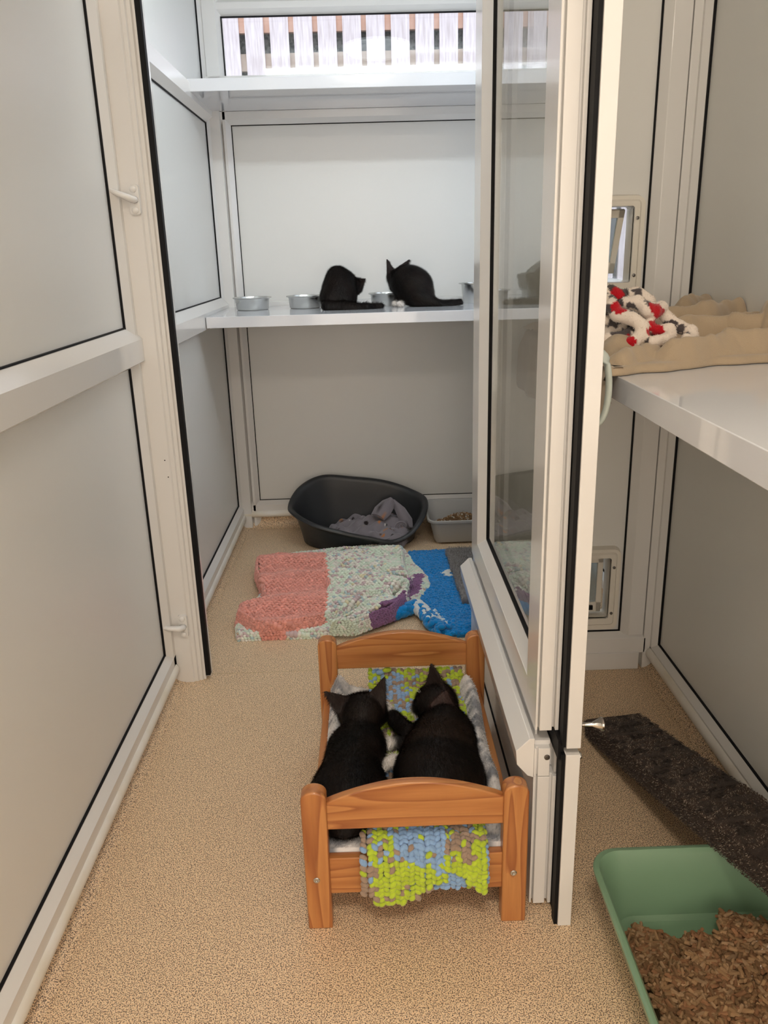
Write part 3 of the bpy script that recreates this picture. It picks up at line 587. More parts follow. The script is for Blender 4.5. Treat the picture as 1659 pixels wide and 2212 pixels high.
top = [(1.630, .194), (1.60, .178), (1.56, .168), (1.5, .165), (1.3, .162), (1.14, .162), (1.118, .163), (1.094, .152), (1.086, .141), (1.0835, .12)]
g, L0 = pathfn(top+[(1.083, .082)], .003)
def c0(U, V):
    n = len(U); far = V < .30; hang = V > L0-.07; d = U-.06; p = np.zeros((n, 3))+np.array((.25, .5, .25))
    p = np.where((far & (U > .055+.25*(V-.05)))[:, None], np.array((.6, .08, .32)), p); p = np.where((far & (U < .05+.1*V))[:, None], np.array((.07, .6, .33)), p); p = np.where((far & (U < -.0))[:, None], np.array((.6, .25, .15)), p)
    p = np.where((V > .14)[:, None] & far[:, None], np.array((.6, .05, .35)), p); p = np.where(hang[:, None], np.array((.08, .9, .02)), p); return kmix(p)
knit(g, (-.022, .188), (0, .40), c0); knit(g, (.035, .172), (.40, L0), c0)
g, L1 = pathfn([(1.24, .164), (1.14, .167), (1.118, .168), (1.096, .160), (1.083, .144), (1.077, .12), (1.0745, .064)], .0035, 1)
def c1(U, V):
    n = len(U); p = np.zeros((n, 3))+np.array((.9, .02, .08)); low = V > L1-.10
    p = np.where((U < -.015)[:, None], np.array((.25, .08, .67)), p); p = np.where(((V < L1-.075) & (U < .035))[:, None], np.array((.3, .3, .4)), p); p = np.where(((V < L1-.085+.5*(U-.03)) & (U > .022))[:, None], np.array((.04, .94, .02)), p)
    p = np.where(((np.abs(U-.005) < .012) & (vnoise(U, V, 0, 60, 3) > .3))[:, None], np.array((.5, .1, .4)), p); return kmix(p)
for u0, u1, ex in ((-.041, -.02, -.020), (-.02, .03, 0), (.03, .055, -.008), (.055, .075, -.022), (.075, .100, -.036)): knit(g, (u0, u1+.004), (0, L1+ex), c1)
g, L2 = pathfn([(1.2, .164), (1.12, .166), (1.096, .161), (1.080, .146), (1.0725, .12), (1.0715, .084)], .004, 2)
def c2(U, V):
    p = np.zeros((len(U), 3))+np.array((.93, .01, .06)); p = np.where(((V < L2-.055) & (U > .10) & (U < .15))[:, None], np.array((.2, .02, .78)), p); return kmix(p)
for u0, u1, ex in ((.098, .118, -.040), (.118, .134, -.030), (.134, .150, -.014), (.150, .166, 0)): knit(g, (u0, u1+.003), (0, L2+ex), c2)
# backing web so no gaps show between stitches
PB = []
for (y, z) in top+[(1.083, .098)]: PB.append([(x, y, z-.003) for x in np.linspace(-.004, .162, 8)])
PB = np.array(PB); PB[:, :, 1] += np.where(PB[:, :, 2] < .15, .003, 0); m.grid(PB, np.tile(TAU*.6, (PB.shape[0]*8, 1)))
for k, p in enumerate(((822, 1452), (836, 1447))):
    q = at(*p, 'y', 1.615); blobs(m, [q], [(0, 0, 1)], np.array([(1., .3, .2)]), [BLU if k == 0 else LIME], (.011, .007, .006))
tag(m.build('knitted_blanket', YARN, smooth='full'), 'chunky lime, blue and taupe knitted blanket hanging over the bed foot rail', 'blanket')
# ------------------------------------------------------------------ kittens
BK = np.array(srgb(17, 14, 13)); BR = np.array(srgb(44, 33, 27)); WH = np.array(srgb(232, 226, 220)); PK = np.array(srgb(120, 84, 76)); EARI = np.array(srgb(40, 31, 29))
EYE = mat('kitten_eye', srgb(150, 140, 60), .05, coat=1); NOSE = mat('kitten_nose', srgb(60, 40, 40), .35); WHISK = mat('whisker', (.85, .85, .85), .4); COLLAR = mat('green_collar', srgb(20, 130, 50), .5)
def kitten(label, prims, lo, hi, h, flow, nfur, flen, loc, group, spread=.35):
    t = thing('kitten', label, 'kitten', loc, group)
    def fn(X, Y, Z):
        d = None
        for f, c, k in prims:
            e = f(X, Y, Z)
            if d is None: d = e; continue
            hh = np.clip(.5+.5*(d-e)/k, 0, 1); d = d*(1-hh)+e*hh-k*hh*(1-hh)
        return d+.0006*vnoise(X, Y, Z, 110, 2)
    P, Q = surfnet(fn, lo, hi, h)
    D = np.stack([f(P[:, 0], P[:, 1], P[:, 2]) for f, c, k in prims], 1); W = np.exp(-np.clip(D, -.02, .2)/.0022); W /= W.sum(1)[:, None]
    C = W@np.array([c for f, c, k in prims]); br = np.clip(.5+.9*vnoise(P[:, 0], P[:, 1], P[:, 2], 45, 11), 0, 1)[:, None]
    C = np.where((C.mean(1) < .02)[:, None], C*(1-.5*br)+BR*.5*br*.8, C)
    m = MB(); m.add(P, Q.tolist(), C); body = m.build('body', FURM, t, smooth='full')
    R, N, idx = tri_sample(P, Q, nfur); Cc = C[Q[idx, 0]]*rng.uniform(.7, 1.9, (nfur, 1)); fl = np.asarray(flow(R), float); fl = fl-N*(fl*N).sum(1)[:, None]
    Dd = N*spread+nrm(fl)*.9+rng.normal(scale=.16, size=R.shape); m = MB(); strands(m, R-N*.0006, N, Dd, flen, .00028, Cc); f = m.build('fur', FURM, body); f['kind'] = 'stuff'
    return t, body, fn
def eyes(t, body, pts, r=.0055):
    for p in pts: m = MB(); m.lathe([(r*math.sin(a)+1e-5, -r*math.cos(a)) for a in np.linspace(0, math.pi, 10)], p, 14); m.build('eye', EYE, t, smooth='full')
def whiskers(t, base, dirs, L):
    base = np.array(base); m = MB()
    for d in dirs: d = np.array(d, float); d /= np.linalg.norm(d); m.tube([base, base+d*L*.5+np.array((0, 0, .003)), base+d*L], [.0004, .0003, .0001], 5)
    m.build('whiskers', WHISK, t)
E_, K_ = sd_ell, sd_cone
# kitten lying at the left of the bed, seen from behind
tipL, tipR = at(700, 1493, 'y', 1.385), at(832, 1461, 'y', 1.40)
hL = np.array((-.034, 1.392, .232))
prL = [(E_((-.058, 1.205, .195), (.064, .070, .050)), BK, .02), (E_((-.066, 1.165, .176), (.052, .046, .036)), BK, .02), (E_((-.105+.012, 1.20, .182), (.03, .045, .034)), BR, .02),
       (E_((-.020, 1.195, .182), (.030, .045, .032)), BR, .02), (E_((-.054, 1.275, .200), (.050, .07, .047)), BK, .025), (E_((-.043, 1.325, .203), (.047, .045, .042)), BK, .02), (E_((-.074, 1.31, .195), (.02, .035, .034)), BK, .02), (E_((-.018, 1.31, .195), (.02, .035, .034)), BK, .02),
       (K_((-.04, 1.335, .205), .034, (-.036, 1.375, .222), .031), BK, .02), (E_(hL, (.044, .040, .036), (0, 1, -.25)), BK, .014), (E_(hL+(0, -.008, .010), (.036, .032, .030)), BK, .01),
       (E_(hL+(0, .034, -.010), (.020, .020, .015), (0, 1, -.3)), BK, .012), (E_(hL+(0, .046, -.014), (.010, .008, .008)), WH, .006),
       (E_(hL+(-.028, .008, -.010), (.020, .024, .018)), BK, .01), (E_(hL+(.028, .008, -.010), (.020, .024, .018)), BK, .01),
       (sd_ear(hL+(-.028, -.004, .012), tipL, (-.1, .8, -.4), .040), EARI, .006), (sd_ear(hL+(.024, -.004, .018), tipR, (.3, .9, .1), .042), EARI, .006),
       (K_((-.062, 1.35, .185), .018, (-.06, 1.42, .172), .011), BK, .01), (K_((-.012, 1.345, .185), .016, (-.016, 1.42, .172), .011), BK, .01), (E_((-.016, 1.432, .172), (.012, .014, .009)), WH, .004), (E_((-.06, 1.432, .172), (.012, .014, .009)), WH, .004),
       (K_((-.03, 1.15, .168), .012, (.02, 1.165, .166), .010), BR, .01), (K_((.02, 1.165, .166), .010, (.03, 1.20, .168), .008), BR, .01)]
t, b, fn = kitten('black kitten lying at the left of the wooden bed, back to camera', prL, (-.17, 1.095, .135), (.06, 1.47, .335), .0026, lambda R: np.stack([(R[:, 0]+.045)*1.2, -1+0*R[:, 0], -.35+0*R[:, 0]], -1), 60000, .0105, (-.05, 1.25, .15), 'kittens in the wooden bed')
eyes(t, b, (hL+(-.018, .034, .004), hL+(.018, .034, .004))); whiskers(t, hL+(.012, .04, -.012), [(1, .2, -.3), (1, .35, -.2), (1, .05, -.35)], .034); whiskers(t, hL+(-.012, .04, -.012), [(-1, .2, -.3), (-1, .35, -.2)], .03)
m = MB(); m.lathe([(.0001, -.003), (.003, 0), (.0001, .003)], hL+(0, .055, -.012), 10); m.build('nose', NOSE, t, smooth='full')
# kitten at the right of the bed, head turned left
hR = np.array((.112, 1.425, .229)); fw = np.array((-.80, .42, -.42)); fw = fw/np.linalg.norm(fw)
e1 = at(930, 1434, 'y', 1.44); e2 = at(930, 1522, 'y', 1.378); eb2 = at(962, 1510, 'y', 1.392)
pw1 = at(839, 1538, 'z', .188); pw2 = at(841, 1604, 'z', .188); pw3 = at(850, 1642, 'z', .190)
prR = [(E_((.100, 1.235, .198), (.078, .075, .055)), BK, .02), (E_((.148, 1.225, .186), (.036, .055, .040)), BR, .02), (E_((.062, 1.20, .180), (.034, .045, .035)), BR, .02), (E_((.11, 1.30, .205), (.066, .06, .052)), BR, .03),
       (E_((.122, 1.352, .208), (.052, .045, .045)), BK, .025), (E_((.155, 1.335, .195), (.024, .04, .036)), BK, .02), (K_((.125, 1.36, .215), .036, hR+(.010, -.012, -.012), .034), BK, .02),
       (E_(hR, (.037, .041, .036), fw), BK, .012), (E_(hR+(.006, -.006, .006), (.034, .034, .034)), BK, .01), (E_(hR+fw*.034+(0, 0, -.004), (.018, .019, .014), fw), BK, .012), (E_(hR+fw*.050+(0, 0, -.006), (.010, .007, .0075), fw), WH, .005),
       (E_(hR+fw*.012+(-.002, -.022, -.012), (.018, .020, .016), fw), BK, .01), (E_(hR+fw*.012+(0, .024, -.008), (.018, .020, .016), fw), BK, .01),
       (sd_ear(at(945, 1496, 'y', 1.43), e1, (-.45, -.85, .1), .050), EARI, .006), (sd_ear(eb2, e2, (-.1, -.8, .6), .026, cup=16), np.array(srgb(66, 50, 46)), .004),
       (K_((.10, 1.355, .195), .026, (.058, 1.375, .190), .018), BK, .015), (K_((.058, 1.375, .190), .017, pw1+(.008, -.018, 0), .0135), BK, .008), (E_(pw1+(-.003, .003, .003), (.0155, .016, .013)), WH, .003),
       (K_((.09, 1.33, .186), .024, (.05, 1.35, .178), .016), BK, .012), (K_((.05, 1.35, .184), .015, pw2+(.016, .004, 0), .011), BK, .008), (E_(pw2, (.012, .013, .011)), WH, .003),
       (K_((.06, 1.25, .182), .018, pw3+(.016, -.012, 0), .011), BK, .01), (E_(pw3, (.014, .012, .011)), WH, .004), (E_(pw3+(-.014, -.006, -.002), (.010, .012, .009)), WH, .004)]
t, b, fn = kitten('black kitten lying at the right of the wooden bed, head turned left', prR, (-.03, 1.12, .135), (.22, 1.50, .35), .0026, lambda R: np.stack([(R[:, 0]-.09)*2, -1+0*R[:, 0], -.3+0*R[:, 0]], -1), 66000, .0105, (.1, 1.3, .15), 'kittens in the wooden bed')
sd = np.cross(fw, (0, 0, 1)); sd = sd/np.linalg.norm(sd)
eyes(t, b, (hR+fw*.033-sd*.017+(0, 0, .006), hR+fw*.033+sd*.017+(0, 0, .006)))
mz = hR+fw*.044+(0, 0, -.006)
whiskers(t, mz+sd*-.010, [(-.1, -.6, -.9), (.0, -.8, -.7), (.1, -.6, -1), (.25, -.9, -.4)], .040); whiskers(t, hR+fw*.03+(-.002, -.01, .026), [(-.5, -.2, .9), (-.3, -.3, 1), (-.7, -.1, .8)], .022)
whiskers(t, mz+sd*.010, [(.1, .9, -.2), (-.1, 1, 0)], .035)
m = MB(); m.lathe([(.0001, -.0032), (.0032, 0), (.0001, .0032)], hR+fw*.0575+(0, 0, -.003), 10); m.build('nose', NOSE, t, smooth='full')
m = MB(); c0 = hR+(.012, -.018, -.020); ax = nrm(np.array((-.05, .8, .6))); a1 = nrm(np.cross(ax, (0, 0, 1))); a2 = np.cross(a1, ax)
m.tube([c0+(a1*math.cos(a)+a2*math.sin(a))*.0375 for a in np.linspace(0, 2*math.pi, 33)], .0042, 8, cap=False); m.build('collar', COLLAR, t, smooth='full')
# kittens on the lower shelf
def A(px, py, y): return at(px, py, 'y', y)
hA = A(767, 618, 3.02)
prA = [(E_(A(733, 636, 2.965), (.060, .055, .052)), BK, .02), (E_(A(714, 645, 2.95), (.034, .045, .037)), BK, .02), (E_(A(750, 645, 2.955), (.028, .045, .037)), BK, .015), (E_(A(733, 612, 2.985), (.052, .048, .046)), BK, .03),
       (E_(A(729, 594, 3.0), (.032, .036, .028)), BK, .02), (E_(A(746, 610, 3.0), (.032, .04, .032)), BK, .02), (K_(A(750, 608, 3.0), .026, hA, .022), BK, .012), (E_(hA, (.026, .028, .027), (.3, 1, -.6)), BK, .01),
       (E_(hA+(.004, .028, -.014), (.014, .016, .012)), BK, .01), (sd_ear(hA+(.010, -.004, .006), A(792, 601, 3.0), (.3, .6, -.3), .038), EARI, .005), (sd_ear(hA+(-.010, .0, .018), A(766, 596, 3.03), (0, 1, -.2), .026), EARI, .005),
       (K_(A(705, 659, 2.90), .016, A(745, 661, 2.895), .015), BK, .012), (K_(A(745, 661, 2.895), .015, A(795, 663, 2.90), .012), BK, .006), (K_(A(795, 663, 2.90), .012, A(824, 660, 2.92), .008), BK, .006), (K_((-.12, 2.94, .925), .02, A(706, 661, 2.90), .013), BK, .012),
       (K_(A(752, 625, 3.02), .016, (-.075, 3.03, .916), .011), BK, .01), (K_(A(735, 625, 3.02), .016, (-.115, 3.03, .916), .011), BK, .01)]
tA, b, fn = kitten('black kitten hunched on the shelf with its back turned, eating from a steel bowl', prA, (-.19, 2.86, .900), (.08, 3.09, 1.10), .0030, lambda R: np.stack([(R[:, 0]+.1)*1.5, -.6+0*R[:, 0], -1+0*R[:, 0]], -1), 42000, .012, (-.1, 2.95, .906), 'kittens eating on the lower shelf')
eyes(tA, b, (hA+(.018, .024, -.002), hA+(-.010, .028, -.002)), .0045)
hB = A(853, 600, 3.03); fb = np.array((-.35, .45, -.85))
prB = [(E_(A(895, 620, 2.99), (.066, .055, .066)), BK, .02), (E_(A(908, 640, 2.965), (.048, .045, .040)), BK, .02), (E_(A(880, 606, 3.0), (.048, .045, .050)), BK, .03), (E_(A(862, 612, 3.01), (.030, .036, .040)), BK, .02),
       (K_(A(868, 600, 3.01), .032, hB, .025), BK, .012), (E_(hB, (.027, .029, .029), fb), BK, .01), (E_(hB+(-.004, .012, -.022), (.017, .018, .018)), BK, .01), (E_(A(850, 622, 3.05), (.013, .014, .014)), BK, .01),
       (sd_ear(hB+(-.014, -.002, .018), A(835, 559, 3.03), (-.4, .9, .1), .028), EARI, .005), (sd_ear(hB+(.014, .0, .020), A(885, 560, 3.04), (.2, .9, .1), .028), EARI, .005),
       (K_(A(862, 625, 3.0), .017, A(858, 652, 2.995), .011), BK, .008), (K_(A(872, 630, 2.98), .017, A(868, 652, 2.975), .011), BK, .008), (E_(A(852, 655, 2.985), (.010, .014, .009)), WH, .003), (E_(A(864, 656, 2.955), (.012, .014, .009)), WH, .003),
       (K_(A(925, 648, 2.95), .020, A(950, 656, 2.94), .013), BK, .015), (K_(A(950, 656, 2.94), .013, A(975, 655, 2.95), .012), BK, .006), (K_(A(975, 655, 2.95), .012, A(993, 651, 2.96), .009), BK, .006)]
tB, b, fn = kitten('black kitten with white front paws crouching on the shelf, long tail to the right', prB, (.04, 2.89, .900), (.38, 3.10, 1.11), .0030, lambda R: np.stack([1+0*R[:, 0], -.3+0*R[:, 0], -.9+0*R[:, 0]], -1), 42000, .0115, (.17, 2.98, .906), 'kittens eating on the lower shelf')
eyes(tB, b, (hB+(-.022, .014, -.010), hB+(.006, .028, -.008)), .0045)
# ------------------------------------------------------------------ pastel crocheted blanket on the floor
LA = pxpoly([(508, 1348), (512, 1378), (600, 1374), (715, 1371), (800, 1357), (850, 1337), (900, 1302), (930, 1268), (925, 1250), (892, 1215), (875, 1190), (845, 1179), (780, 1183), (650, 1196), (590, 1206), (562, 1228), (560, 1290), (522, 1325)], .012)
LB = pxpoly([(552, 1214), (600, 1203), (700, 1206), (745, 1190), (872, 1192), (876, 1235), (893, 1262), (835, 1290), (760, 1318), (705, 1340), (640, 1352), (575, 1359), (545, 1352), (510, 1332), (518, 1316), (567, 1306), (566, 1280), (550, 1240)], .038)
LC = pxpoly([(712, 1352), (760, 1328), (842, 1274), (852, 1292), (882, 1270), (884, 1292), (848, 1322), (765, 1352)], .045)
LD = pxpoly([(700, 1240), (790, 1245), (884, 1248), (888, 1262), (820, 1288), (712, 1292)], .055)
PKP = pxpoly([(490, 1190), (700, 1190), (713, 1270), (703, 1350), (575, 1364), (506, 1348), (490, 1320)], .035)
PU1 = pxpoly([(895, 1243), (916, 1246), (906, 1286), (880, 1304)], .015); PU2 = pxpoly([(788, 1366), (838, 1330), (866, 1308), (884, 1304), (872, 1322), (835, 1350)], .016)
LAY = ((LA, 0, .022, .014), (LB, .016, .042, .022), (LD, .050, .024, .026), (LC, .014, .050, .018))
def bh(X, Y):
    h = np.full(X.shape, -.02)
    for poly, b0, t_, r in LAY:
        d = polyd(poly, X, Y); q = np.clip(d/r, 0, 1); h = np.where(d > 0, np.maximum(h, b0+t_*np.sqrt(1-(1-q)**2)), h)
    return h+np.where(h > 0, .004*vnoise(X, Y*1.6, 0, 22, 8)+.011*np.sin(Y*34+X*8+1.2*np.sin(X*11))*np.clip((h-.02)/.02, 0, 1), 0)
def bcol(X, Y, r=True):
    n = X.shape; rn = rng.random(n); v = vnoise(X*.5, Y*2, 0, 60, 14)+.5*rng.normal(size=n)
    pal = np.array([srgb(222, 234, 216), srgb(236, 232, 222), srgb(206, 184, 186), srgb(184, 204, 206), srgb(232, 224, 190), srgb(196, 176, 150)])
    C = pal[np.select([v < -.15, v < .45, v < .85, v < 1.2, v < 1.55], [0, 1, 2, 3, 4], 5)]
    pk = np.array(srgb(232, 160, 146))*(.9+.2*rn[..., None]); C = np.where(((polyd(PKP, X, Y) > 0) & (polyd(LB, X, Y) > -.003))[..., None], pk, C)
    pu = np.array(srgb(140, 98, 140)); C = np.where(((polyd(PU1, X, Y) > 0) | (polyd(PU2, X, Y) > 0))[..., None], pu, C); return C*rng.uniform(.9, 1.06, n+(1,))
x0, x1, y0, y1 = -.50, .22, 2.17, 3.02
m = MB(); hfield(m, np.arange(x0, x1, .006), np.arange(y0, y1, .006), lambda X, Y: bh(X, Y)-.004, lambda X, Y: bcol(X, Y)*.75, .0005, lambda X, Y: polyd(LA, X, Y) > .002)
gx, gy = np.arange(x0, x1, .0118), np.arange(y0, y1, .0092); X, Y = np.meshgrid(gx, gy, indexing='ij'); J = np.tile(np.arange(len(gy)), (len(gx), 1)); I = np.tile(np.arange(len(gx))[:, None], (1, len(gy)))
X = X+(J % 2)*.0059; ca, sa = math.cos(-.05), math.sin(-.05); X, Y = X*ca-(Y-2.5)*sa, (Y-2.5)*ca+X*sa+2.5
k = (polyd(LA, X, Y) > .002); X, Y, par = X[k], Y[k], ((I+J) % 2)[k]; N = hnorm(bh, X, Y, .003); P = np.stack([X, Y, bh(X, Y)-.001], -1)
st = np.clip(1/np.maximum(N[:, 2], .35), 1, 2.2); sz = np.stack([.0080+0*st, .0048*st, .0062+0*st], -1)
blobs(m, P, N, np.tile(np.array((1., 0, 0)), (len(P), 1)), bcol(X, Y), sz, np.where(par > 0, .6, -.6)+rng.normal(scale=.2, size=len(P)), .07)
for poly, b0, t_, r in LAY:
    poly = np.array(poly); n_ = len(poly)
    for lv in np.arange(b0+.002, b0+t_*.95, .0062):
        for i in range(n_):
            a, b = poly[i], poly[(i+1) % n_]; L_ = np.linalg.norm(b-a); kk = max(1, int(L_/.0095)); tt = (np.arange(kk)+rng.random())/kk
            q = a+(b-a)*tt[:, None]; ed = (b-a)/L_; nn = np.array((ed[1], -ed[0])); inn = np.sign((polyd(poly, np.array([(a+b)[0]/2+nn[0]*.002]), np.array([(a+b)[1]/2+nn[1]*.002])))[0]); nn = -nn*inn
            Pq = np.column_stack([q, np.full(kk, lv)]); ins_ = .0005+.010*max(0, (lv-b0)/t_)**2; Pq[:, :2] -= nn*ins_; ok = (bh(q[:, 0]+nn[0]*.007, q[:, 1]+nn[1]*.007) < lv+.010)
            if ok.any(): blobs(m, Pq[ok], np.tile((*nn, .2), (ok.sum(), 1)), np.tile((*ed, 0.), (ok.sum(), 1)), bcol(q[ok, 0]-nn[0]*.004, q[ok, 1]-nn[1]*.004), (.0066, .0044, .0042), rng.choice([.6, -.6], ok.sum()), .07)
tag(m.build('crochet_blanket', YARN, smooth='full'), 'thick pastel crocheted blanket with salmon pink block, crumpled on the floor before the dark basket', 'blanket')
# ------------------------------------------------------------------ blue vet rug with curled corner, grey mat on it
RG = pxpoly([(880, 1190), (960, 1187), (1100, 1184), (1150, 1372), (1015, 1371), (960, 1369), (930, 1360), (918, 1340), (912, 1312), (905, 1290), (884, 1240)], .012)
def rh(X, Y):
    d = polyd(RG, X, Y); return np.where(d > 0, .014*np.sqrt(1-(1-np.clip(d/.012, 0, 1))**2), 0)+.0018*vnoise(X, Y, 0, 160, 6)+.006*np.exp(-((Y-2.2)/.03)**2)
WP = [(.245, 2.62), (.258, 2.60), (.262, 2.64)]
def rcol(X, Y):
    C = np.array(srgb(4, 128, 198))*(.8+.35*rng.random(X.shape+(1,)))
    for a, b in WP: C = np.where(((np.hypot((X-a)/1.6, Y-b) < .011))[..., None], np.array(srgb(225, 225, 220)), C)
    C = np.where((seg_d(X, Y, (.185, 2.32), (.21, 2.21)) < .007)[..., None] & (rng.random(X.shape+(1,)) < .7), np.array(srgb(215, 222, 224)), C)
    return C
m = MB(); hfield(m, np.arange(.08, .52, .006), np.arange(2.14, 2.93, .006), rh, lambda X, Y: rcol(X, Y), .0005, lambda X, Y: polyd(RG, X, Y) > 0)
X, Y = rng.uniform(.08, .5, 17000), rng.uniform(2.14, 2.93, 17000); k = polyd(RG, X, Y) > .003; X, Y = X[k], Y[k]; N = hnorm(rh, X, Y)+rng.normal(scale=.35, size=(k.sum(), 3)); big = np.exp(-((Y-2.19)/.04)**2)
blobs(m, np.stack([X, Y, rh(X, Y)], -1), N, rng.normal(size=(len(X), 3)), rcol(X, Y), np.array((.0055, .0035, .0032))*(1+.9*big)[:, None], None, .2)
pts = np.array([at(846, 1330, 'z', .02), at(870, 1318, 'z', .026), at(900, 1308, 'z', .030), at(918, 1322, 'z', .028), at(932, 1345, 'z', .022), at(960, 1362, 'z', .018)])
for i in range(len(pts)-1):
    kk = 90; tt = rng.random(kk)[:, None]; c = pts[i]*(1-tt)+pts[i+1]*tt; e = nrm(pts[i+1]-pts[i]); o_ = rng.normal(size=(kk, 3)); o_ -= (o_@e)[:, None]*e; o_ = nrm(o_); r_ = .019*(1-.4*(i == 0)*(1-tt))
    Cc = np.array(srgb(4, 128, 198))*(.85+.3*rng.random((kk, 1))); wh = ((i == 2) & (rng.random((kk, 1)) < .75)) | ((i == 3) & (rng.random((kk, 1)) < .3)); Cc = np.where(wh, np.array(srgb(218, 224, 226)), Cc)
    blobs(m, c+o_*r_*np.array((1, 1, .85))+(0, 0, -.002), o_, np.tile(e, (kk, 1)), Cc, (.011, .008, .006), rng.normal(scale=.5, size=kk), .15)
    m.tube([pts[i]-(0, 0, .002), pts[i+1]-(0, 0, .002)], [.016, .016], 10, np.array(srgb(8, 100, 170)))
tag(m.build('blue_fleece_rug', YARN, smooth='full'), 'bright blue fluffy rug with white patches and curled front corner on the floor', 'rug')
m = MB(); MX0, MX1, MY0, MY1 = .262, .56, 2.345, 2.80
GP = [(MX0+.012, MY0), (MX1, MY0), (MX1, MY1), (MX0, MY1)]
gh = lambda X, Y: .020+.024*np.sqrt(1-(1-np.clip(polyd(GP, X, Y)/.008, 0, 1))**2)
gc = lambda X, Y: np.array(srgb(128, 124, 122))*(.9+.2*rng.random(X.shape+(1,)))
hfield(m, np.arange(.255, .57, .004), np.arange(2.335, 2.81, .005), gh, gc, .016, lambda X, Y: polyd(GP, X, Y) > 0)
mt = m.build('plush_mat', PLUSH, smooth='full'); tag(mt, 'short grey plush mat lying on the blue rug, half hidden by the door', 'mat')
X, Y = rng.uniform(.255, .5, 16000), rng.uniform(2.335, 2.81, 16000); k = polyd(GP, X, Y) > 0; X, Y = X[k], Y[k]; N = hnorm(gh, X, Y, .004); m = MB(); strands(m, np.stack([X, Y, gh(X, Y)-.001], -1), N, N+rng.normal(scale=.4, size=(len(X), 3)), .008, .0005, gc(X, Y)*rng.uniform(.7, 1.2, (len(X), 1))); m.build('pile', PLUSH, mt)['kind'] = 'stuff'
# ------------------------------------------------------------------ dark plastic pet basket
PLA = mat('charcoal_plastic', srgb(44, 46, 49), .42, bump=(60, .1, .002))
rim = np.array([(-.327, 3.05, .150), (-.290, 3.14, .196), (-.205, 3.190, .226), (-.08, 3.198, .214), (.048, 3.192, .196), (.150, 3.160, .166), (.206, 3.08, .148), (.190, 2.98, .112), (.135, 2.915, .064), (.065, 2.892, .044), (-.02, 2.888, .062), (-.11, 2.890, .084), (-.22, 2.905, .113), (-.298, 2.965, .138)])
def crom(P, n):
    out = []; N_ = len(P)
    for i in range(N_):
        p0, p1, p2, p3 = P[i-1], P[i], P[(i+1) % N_], P[(i+2) % N_]
        for k in range(n): t_ = k/n; out.append(.5*((2*p1)+(-p0+p2)*t_+(2*p0-5*p1+4*p2-p3)*t_**2+(-p0+3*p1-3*p2+p3)*t_**3))
    return np.array(out)
R_ = crom(rim, 8); cen = np.array((-.055, 3.04)); nR = len(R_); bk = thing('pet_basket', 'dark charcoal plastic oval pet basket holding a grey fleece, by the back wall', 'pet basket', (-.055, 3.04, 0))
def ring(s_, zf, off=0):
    d = R_[:, :2]-cen; u = nrm(d); return np.column_stack([cen+d*s_+u*off, zf])
rz = R_[:, 2]; rings = [ring(.80, 0*rz), ring(.83, .004+0*rz), ring(.86, rz*.3), ring(.92, rz*.7), ring(.965, rz-.016), ring(.98, rz-.014, .004), ring(1, rz-.013, .006), ring(1, rz-.006, .012), ring(1, rz+.001, .010), ring(1, rz+.004, .002), ring(1, rz+.001, -.006), ring(.985, rz-.006, -.009), ring(.965, rz-.016, -.008), ring(.91, rz*.65, -.006), ring(.85, rz*.25, -.006), ring(.80, .014+0*rz, -.006)]
m = MB(); V = np.concatenate(rings+[np.array([(*cen, .012)])]); nn_ = len(rings)
m.add(V, [(r*nR+(i+1) % nR, r*nR+i, (r+1)*nR+i, (r+1)*nR+(i+1) % nR) for r in range(nn_-1) for i in range(nR)]+[((nn_-1)*nR+(i+1) % nR, (nn_-1)*nR+i, nn_*nR) for i in range(nR)]+[tuple(range(nR))])
m.build('shell', PLA, bk, smooth=True, angle=50)
def sdf_cloth(name, prims, lo, hi, h, cf, m_, noise=(.003, 60), k=.008, **kw):
    def fn(X, Y, Z):
        d = None
        for f in prims:
            e = f(X, Y, Z)
            if d is None: d = e; continue
            hh = np.clip(.5+.5*(d-e)/k, 0, 1); d = d*(1-hh)+e*hh-k*hh*(1-hh)
        return d+noise[0]*vnoise(X, Y, Z, noise[1], 3)
    P, Q = surfnet(fn, lo, hi, h); m = MB(); m.add(P, Q.tolist(), cf(P)); o = m.build(name, m_, smooth='full'); fuzz(o, m, 30000, .0022, .0004, o); return o
def polytube(pts, r0, r1=None, flat=None):
    r1 = r1 or r0; n = len(pts)-1; return [sd_cone(pts[i], r0+(r1-r0)*i/n, pts[i+1], r0+(r1-r0)*(i+1)/n) for i in range(n)]
B_ = lambda px, py, y: at(px, py, 'y', y)
GFP = pxpoly([(700, 1140), (716, 1122), (748, 1112), (790, 1100), (832, 1100), (850, 1090), (880, 1110), (890, 1135), (872, 1158), (835, 1162), (780, 1150), (722, 1148)], .06)
def gfh(X, Y):
    d = np.clip(polyd(GFP, X, Y)/.03, 0, 1); wx, wy = X+.012*vnoise(X, Y, 0, 25, 51), Y+.012*vnoise(X, Y, 0, 25, 52)
    r1 = .5+.5*np.sin(wx*80+wy*52); r2 = .5+.5*np.sin(wx*40-wy*98+1); base = .026+.030*np.exp(-((X-.05)/.07)**2-((Y-3.06)/.07)**2)+.022*np.exp(-((X+.04)/.05)**2-((Y-3.06)/.05)**2)
    return .014+np.sqrt(1-(1-d)**2)*(base+.013*r1+.012*r2+.002*vnoise(X, Y, 0, 120, 53))
